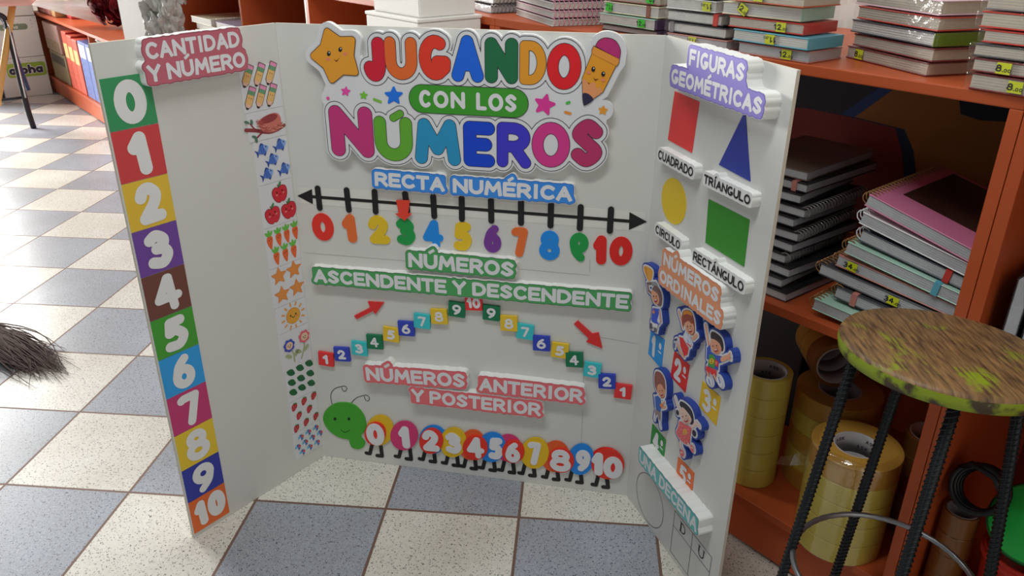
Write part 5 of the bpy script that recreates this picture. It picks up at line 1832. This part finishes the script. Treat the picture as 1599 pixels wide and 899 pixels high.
# ================================================================== BEHIND THE BOARD AND LEFT SIDE
wbox = mat('white_card', (236, 234, 230), .6, noise=.015, scale=7)
r = thing('pedestal', 'tall white box pedestal standing behind the centre panel', 'pedestal', sh(-.185, .628, 0), ANG)
mb = MB(); mb.box((0, 0, .4955), (.225, .175, .991), wbox, bev=.003); mb.build('body', r)
mb = MB(); mb.box((0, 0, .9955), (.229, .179, .008), wbox, bev=.002); mb.build('lid', r)
r = thing('white_box', 'smaller white box standing on the white pedestal', 'box', sh(-.183, .632, .9998), ANG)
mb = MB(); mb.box((0, 0, .16), (.195, .155, .32), wbox, bev=.003); mb.build('body', r)
mb = MB(); mb.box((0, -.0782, .16), (.19, .001, .31), mat('white_card_flap', (230, 228, 224), .6)); mb.build('flap', r)

# notebooks in the cubby behind the left wing
zc = .7005
for side, (u0, cov, lab) in enumerate(((-2.19, C_cream, 'pale orange spiral notebook'), (-1.905, cm('lilac', (186, 180, 206)), 'lilac spiral notebook'))):
    z = zc
    for i in range(4):
        w, d, th = .21, .24, .025
        loc, rz = place((u0 + .006 * (i % 2), .765 + .01 * (i % 3), z), (-2, 3, -1, 2)[i], w, d)
        spine_key[0] = 'clear'
        notebook('spiral_notebook', '%s in the cubby behind the left wing, %s of its stack' % (lab, ('lowest', 'second', 'third', 'topmost')[i]), 'notebook', loc, rz, w, d, th,
                 cov, 'right' if side == 0 else None, page, None, None, False, 'notebooks in the cubbies')
        z += th + .0036

# crumpled grey bags hanging at the end of the cubbies
bag_m = mat('grey_plastic_bag', (176, 172, 166), .45, noise=.25, scale=30, bump=.6)


def blob(seed, sx, sy, sz, sub=4, amp=.22, fr=2.2):
    from mathutils import noise
    bm = bmesh.new()
    bmesh.ops.create_icosphere(bm, subdivisions=sub, radius=1)
    off = Vector((seed * 3.1, seed * 1.7, seed * .9))
    for v in bm.verts:
        n_ = noise.noise(v.co * fr + off) * amp + abs(noise.noise(v.co * fr * 2.6 + off)) * amp * .9
        v.co = Vector((v.co.x * sx, v.co.y * sy, v.co.z * sz)) * (1 + n_)
    vs = [tuple(v.co) for v in bm.verts]; fs = [[q.index for q in f.verts] for f in bm.faces]
    bm.free()
    return vs, fs


hook = mat('hook_metal', (150, 150, 150), .3, metal=.8)
rod = thing('bag_stand', 'stand hung with crumpled grey plastic bags between the column and the cubbies', 'display stand', sh(-1.97, .66, 0), ANG)
mb = MB(); mb.tube([(-.02, -.03, .004), (-.02, -.03, 1.25)], .008, hook, 10); mb.build('post', rod)
mb = MB(); mb.lathe([(.001, 0), (.06, 0), (.06, .006), (.001, .008)], hook, 28, M=Matrix.Translation((-.02, -.03, 0))); mb.build('base', rod)
for i, (du, dv, z) in enumerate(((-.05, -.02, 1.02), (.05, .0, 1.0), (-.06, -.05, .88), (.045, -.035, .87), (-.03, -.055, .74), (.06, -.01, .74), (.01, -.055, .62), (0, -.05, .95), (.0, -.06, .81))):
    vs, fs = blob(i + 1, .058, .042, .075, 4, .42, 3.0)
    M = Matrix.Translation((.01 + du, -.03 + dv, z - .03)) @ Matrix.Rotation(i, 4, 'Z') @ Matrix.Rotation(.2 * (-1) ** i, 4, 'Y')
    mb = MB(); mb.add(vs, fs, bag_m, False, M)
    mb.build('plastic_bag', rod)

# cellophane pack glimpsed in the second cubby
r = thing('tape_sleeve', 'brown cellophane roll standing in the cubby behind the fold', 'roll', sh(-1.07, .80, .7005), ANG)
mb = MB(); mb.lathe([(.001, 0), (.036, 0), (.038, .004), (.038, .262), (.036, .266), (.001, .266)], mat('olive_cellophane', (120, 92, 36), .25, noise=.2, scale=10), 28); mb.build('roll', r)
mb = MB(); mb.lathe([(.0382, .03), (.0386, .03), (.0386, .08), (.0382, .08)], wbox, 28); mb.build('label_band', r)

# paper boxes at the end wall
box_m = mat('paper_box', (214, 212, 206), .6, noise=.03, scale=20)
lime = mat('box_lime', (150, 176, 60), .55)
gr_ = mat('box_grey_green', (120, 136, 112), .6)
dkp = mat('box_dark_print', (52, 50, 66), .6)
spk = mat('box_speck', (90, 80, 76), .7)


def x_text(mb, text, y0, z0, H, m, x, k=1.0, rad=.10, grow=0):
    """lettering on a face looking along +x of the thing (text runs along +y)"""
    yy = y0
    for ch in text:
        tall = ch in 'lhk'
        desc = ch == 'p'
        w = H * G_[ch][0] * .8 + H * .2
        gs = glyph(ch, yy, z0, w, H * 1.0, H * rad)
        loops = contour(sdf_grid(gs, H * .2, H * .03), grow)
        flat, tr = tri_fill(loops)
        mb.add([(x, p, q) for p, q in flat], tr, m)
        yy += w + H * .02
    return yy


def rr_loop(y0, y1, z0, z1, r_):
    out = []
    for cy, cz, a0 in ((y1 - r_, z1 - r_, 0), (y0 + r_, z1 - r_, 90), (y0 + r_, z0 + r_, 180), (y1 - r_, z0 + r_, 270)):
        out += ell(cy, cz, r_, r_, 0, 6, a0, a0 + 90)
    return out


kq = 0
for colm, (v0_, lab_c) in enumerate(((.405, 'right column'), (.08, 'left column'))):
    for row in range(3):
        kq += 1
        r = thing('paper_box', 'white printed paper carton, %s of the %s by the end wall' % (('bottom', 'middle', 'top')[row], lab_c), 'box', sh(-5.24 - .16 + .006 * (row % 2), v0_ + .155, .276 * row + .0005), ANG, 'paper cartons by the end wall')
        mb = MB(); mb.box((0, 0, .137), (.32, .305, .274), box_m, bev=.004)
        mb.build('carton', r)
        mb = MB(); mb.box((0, 0, .222), (.324, .309, .104), box_m, bev=.003); mb.build('lid', r)
        mb = MB()
        x = .1625
        rn = random.Random(kq)
        for _ in range(26):
            mb.add([(x - .0002, p, q) for p, q in ell(rn.uniform(-.145, .145), rn.uniform(.175, .265), .003, .0022, rn.uniform(0, 90), 6)], [list(range(6))], spk)
        mode = (row + colm) % 3
        if mode in (0, 2):
            mb.add([(x, p, q) for p, q in rr_loop(-.105, .145, .140, .236, .02)], [list(range(28))], lime)
            x_text(mb, 'alpha', -.092, .160, .062, box_m, x + .0004, rad=.16, grow=.004)
            x_text(mb, 'alpha', -.092, .160, .062, dkp, x + .0008, rad=.13)
        else:
            mb.add([(x, p, q) for p, q in rr_loop(-.09, .09, .186, .226, .018)], [list(range(28))], gr_)
            x_text(mb, 'alpha', -.062, .194, .026, box_m, x + .0004, rad=.11)
        mb.build('print', r)

# ---- low bookcase contents (bottom compartment)
def pack(name, label, cat, px0, px1, zb, zt_, v, depth, m, details, group=None):
    """block standing on the shelf between two photo columns (measured at mid height)"""
    u0, u1 = px0, px1
    r = thing(name, label, cat, sh((u0 + u1) / 2, v + depth / 2, zb), ANG, group)
    mb = MB(); mb.box((0, 0, (zt_ - zb) / 2), (u1 - u0, depth, zt_ - zb), m, bev=.006); mb.build('body', r)
    if details: details(r, u1 - u0, depth, zt_ - zb)
    return r


def label_strip(m, f0, f1, nm='label'):
    def fn(r, w, d, h):
        mb = MB(); mb.box((0, -d / 2 - .0008, h * (f0 + f1) / 2), (w * .8, .0016, h * (f1 - f0)), m); mb.build(nm, r)
        mb = MB(); mb.box((w / 2 + .0008, 0, h * (f0 + f1) / 2), (.0016, d * .7, h * (f1 - f0)), m); mb.build(nm, r)
    return fn


pack('file_box', 'olive grey file box at the bottom left of the bookcase', 'box', -5.20, -4.74, .1265, .325, .745, .30, mat('file_olive', (140, 122, 92), .6, noise=.08), label_strip(mat('file_dark', (84, 74, 66), .6), .6, .9))
pack('file_box', 'grey pink file box lying on the olive box in the bookcase', 'box', -5.24, -4.80, .3258, .515, .745, .30, mat('file_pink', (176, 140, 130), .6, noise=.08), label_strip(mat('file_tan', (150, 126, 100), .6), .05, .4))
red_p = mat('pack_red', (214, 92, 72), .5, noise=.55, scale=38)
for i in range(3):
    u0 = -4.685 + .125 * i
    pack('paper_pack', 'red and cream paper pack in the bookcase, %s' % ('beside the olive box', 'between two red packs', 'beside the blue pack')[i], 'paper pack', u0, u0 + .12, .1265, .50 - .012 * i, .742, .30, red_p,
         label_strip(mat('pack_cream', (236, 196, 130), .5), .55, .8), 'red paper packs')
mb_label = label_strip(mat('pack_white', (214, 216, 230), .4), .72, .95)
for i in range(2):
    u0 = -4.295 + .185 * i
    pack('plastic_pack', 'blue plastic wrapped pack in the bookcase, %s' % ('beside the red packs', 'beside the divider')[i], 'pack', u0, u0 + .18, .1265, .48, .745, .30,
         mat('pack_blue', (116, 134, 190), .3, noise=.6, scale=34, bump=.5), mb_label, 'blue packs')
for i in range(5):
    for j in range(2):
        o = thing('paper_ball', 'white scalloped paper bundle right of the bookcase divider, %s of the %s pile' % (('lowest', 'second', 'middle', 'fourth', 'topmost')[i], ('left', 'right')[j]), 'paper bundle', sh(-3.81 + .125 * j + .012 * (i % 2), .80 + .01 * j, .1265 + .042 + .084 * i), ANG, 'white paper bundles')
        mb = MB()
        for k in range(3):
            mb.lathe([(.001, -.040 + .027 * k), (.05, -.036 + .027 * k), (.058, -.027 + .027 * k), (.05, -.016 + .027 * k), (.001, -.0135 + .027 * k)], wbox, 24)
        mb.build('bundle', o)
# on the middle shelf of the bookcase
pack('file_box', 'pink box on the middle bookcase shelf by the end panel', 'box', -5.36, -5.14, .5685, .80, .76, .28, mat('box_pink', (206, 150, 140), .6, noise=.06), label_strip(mat('box_red_label', (190, 70, 60), .6), .1, .3))
pack('file_box', 'dusty pink box on the middle bookcase shelf, second from the end', 'box', -5.12, -4.95, .5685, .82, .76, .28, mat('box_pink2', (196, 128, 120), .6, noise=.06), label_strip(mat('file_tan', (150, 126, 100), .6), .5, .8))
pack('file_box', 'tan striped box on the middle bookcase shelf left of the bouquet', 'box', -4.93, -4.82, .5685, .84, .76, .28, mat('box_tan', (196, 160, 110), .6, noise=.06), label_strip(red_p, .3, .6))
pack('file_box', 'red box on the middle bookcase shelf behind the bouquet', 'box', -4.80, -4.66, .5685, .84, .82, .22, mat('box_red', (200, 60, 54), .5), label_strip(mat('pack_cream', (236, 196, 130), .5), .4, .6))

# bouquet in cellophane
bq = thing('bouquet', 'bouquet of dark red flowers in white cellophane lying on the bookcase shelf', 'bouquet', sh(-4.2, .89, .5685), .12)
mb = MB()
vs, fs = [], []
S_ = 40
for j in range(12):
    f = j / 11
    for k in range(S_):
        a_ = 2 * PI * k / S_
        rr = .035 + .15 * f + .020 * f * math.sin(7 * a_ + 2 * f) + .012 * f * math.sin(13 * a_)
        vs.append((-.40 + .44 * f + .02 * math.sin(5 * a_) * f, rr * math.cos(a_) * .85, .150 + .03 * f + rr * math.sin(a_) * .85))
for j in range(11):
    for k in range(S_):
        k2 = (k + 1) % S_
        fs.append([j * S_ + k, j * S_ + k2, (j + 1) * S_ + k2, (j + 1) * S_ + k])
cel = bpy.data.materials.new('cellophane'); cel.use_nodes = True
b = cel.node_tree.nodes['Principled BSDF']; b.inputs['Base Color'].default_value = (.85, .84, .82, 1); b.inputs['Roughness'].default_value = .25; b.inputs['Alpha'].default_value = .6
mb.add(vs, fs, cel, False); mb.build('wrapper', bq)
ros = mat('rose_red', (128, 26, 40), .55); cre = mat('petal_cream', (232, 214, 170), .55)
rn = random.Random(11)
for k in range(15):
    y, z = rn.uniform(-.15, .05), .15 + rn.uniform(-.10, .14)
    x = .06 + rn.uniform(-.05, .14)
    mb = MB()
    M = Matrix.Translation((x, y, z)) @ Matrix.Rotation(rn.uniform(.6, 1.4), 4, 'Y') @ Matrix.Rotation(rn.uniform(-.4, .4), 4, 'X')
    for q in range(4):
        R = .024 + .013 * q
        for w_ in range(4 + q):
            a0 = 2 * PI * w_ / (4 + q) + q
            pv, pf = [], []
            for i in range(5):
                for jj in range(4):
                    aa = a0 + (i - 2) * .30
                    rr = R * (.55 + .18 * jj) + .004 * (jj == 3)
                    pv.append((rr * math.cos(aa), rr * math.sin(aa), .042 * jj / 3 * (1 - .1 * q) - .006 * abs(i - 2) * (jj / 3)))
            for i in range(4):
                for jj in range(3):
                    pf.append([i * 4 + jj, (i + 1) * 4 + jj, (i + 1) * 4 + jj + 1, i * 4 + jj + 1])
            mb.add(pv, pf, ros if k % 3 else cre, True, M)
    mb.build('flower', bq)
for k in range(6):
    y, z = rn.uniform(-.13, .02), .13 + rn.uniform(-.05, .16)
    M = Matrix.Translation((.18 + rn.uniform(-.03, .08), y, z)) @ Matrix.Rotation(rn.uniform(-1, 1), 4, 'X') @ Matrix.Rotation(rn.uniform(-.6, .6), 4, 'Y')
    lp = smooth([(-.06, 0), (-.02, .02), (.03, .018), (.065, 0), (.03, -.018), (-.02, -.02)], True, 3)
    mb = MB(); mb.add([(x, yy, .018 * math.cos(x * 20)) for x, yy in lp], [list(range(len(lp)))], cre, True, M)
    mb.build('leaf', bq)

# folding stool at the left edge
fs_ = thing('folding_stool', 'folding stool with black tube legs, wooden pole and pink seat at the left edge', 'stool', (-2.85, 3.22, 0))
blk = mat('black_tube', (44, 42, 48), .35, metal=.4)
chrome = mat('chrome_strip', (210, 208, 204), .2, metal=.9)


def toS(x, y, X0=-2.667, Y0=3.226):
    """photo point -> stool-local point on the upright plane that faces the camera through the leg foot"""
    dd = ray(x, y)
    nn = np.array([math.sin(.55), -math.cos(.55), 0])
    P0 = np.array([X0, Y0, 0])
    X = CAM + dd * (((P0 - CAM) @ nn) / (dd @ nn))
    return (X[0] + 2.85, X[1] - 3.22, X[2])


def off(p, dx, dy):
    return (p[0] + dx, p[1] + dy, p[2])


L0 = [toS(53, 201), toS(38, 152), toS(13, 45), toS(8, 31), toS(0, 24), toS(-22, 22)]
mb = MB(); mb.tube(smooth(L0, False, 5), .017, blk, 10); mb.build('leg', fs_)
mb = MB(); mb.tube([off(p, .016, -.012) for p in L0[1:4]], .005, chrome, 6); mb.build('chrome_strip', fs_)
L1 = [toS(42, 144), toS(18, 80), toS(4, 36), toS(-14, 16)]
mb = MB(); mb.tube([off(q, -.03, .06) for q in L1], .013, mat('navy_tube', (44, 50, 92), .4), 10); mb.build('leg', fs_)
mb = MB(); mb.tube([toS(-4, 165), toS(20, 5)], .019, mat('pale_wood', (200, 150, 84), .5, noise=.1, scale=12), 10); mb.build('pole', fs_)
mb = MB(); mb.tube([toS(-30, 160), toS(-4, 157), toS(37, 152)], .008, blk, 8); mb.build('cross_bar', fs_)
p = toS(8, 4)
mb = MB(); mb.box((p[0] - .06, p[1] + .05, p[2] + .02), (.36, .34, .07), mat('pink_vinyl', (214, 160, 150), .45), rz=.5, bev=.03, seg=4); mb.build('seat', fs_)

# made-up dark fibre tuft, standing in for a soft shadowy blur on the tiles
stand_in = thing('blur_stand_in', 'made-up dark brown fibres in place of a soft shadowy blur at the left edge', 'stand_in', tuple(on_z(-30, 520, 0)))
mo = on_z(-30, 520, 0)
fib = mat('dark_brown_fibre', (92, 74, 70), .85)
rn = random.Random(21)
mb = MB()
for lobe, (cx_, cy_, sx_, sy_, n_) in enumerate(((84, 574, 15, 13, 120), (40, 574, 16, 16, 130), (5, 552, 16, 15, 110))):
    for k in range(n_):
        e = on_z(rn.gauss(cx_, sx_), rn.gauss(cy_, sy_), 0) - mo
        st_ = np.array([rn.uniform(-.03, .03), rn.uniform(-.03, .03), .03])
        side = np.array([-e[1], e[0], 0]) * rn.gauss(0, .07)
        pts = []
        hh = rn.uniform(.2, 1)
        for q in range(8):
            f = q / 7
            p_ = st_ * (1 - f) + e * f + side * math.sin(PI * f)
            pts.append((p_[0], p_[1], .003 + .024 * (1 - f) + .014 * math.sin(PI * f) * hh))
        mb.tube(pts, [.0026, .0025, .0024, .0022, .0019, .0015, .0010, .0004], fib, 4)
mb.build('fibres', stand_in)
mb = MB(); mb.lathe([(.001, 0), (.05, .004), (.055, .025), (.04, .05), (.015, .058), (.014, .14), (.001, .14)], mat('stand_in_socket', (60, 50, 50), .5), 24); mb.build('socket', stand_in)
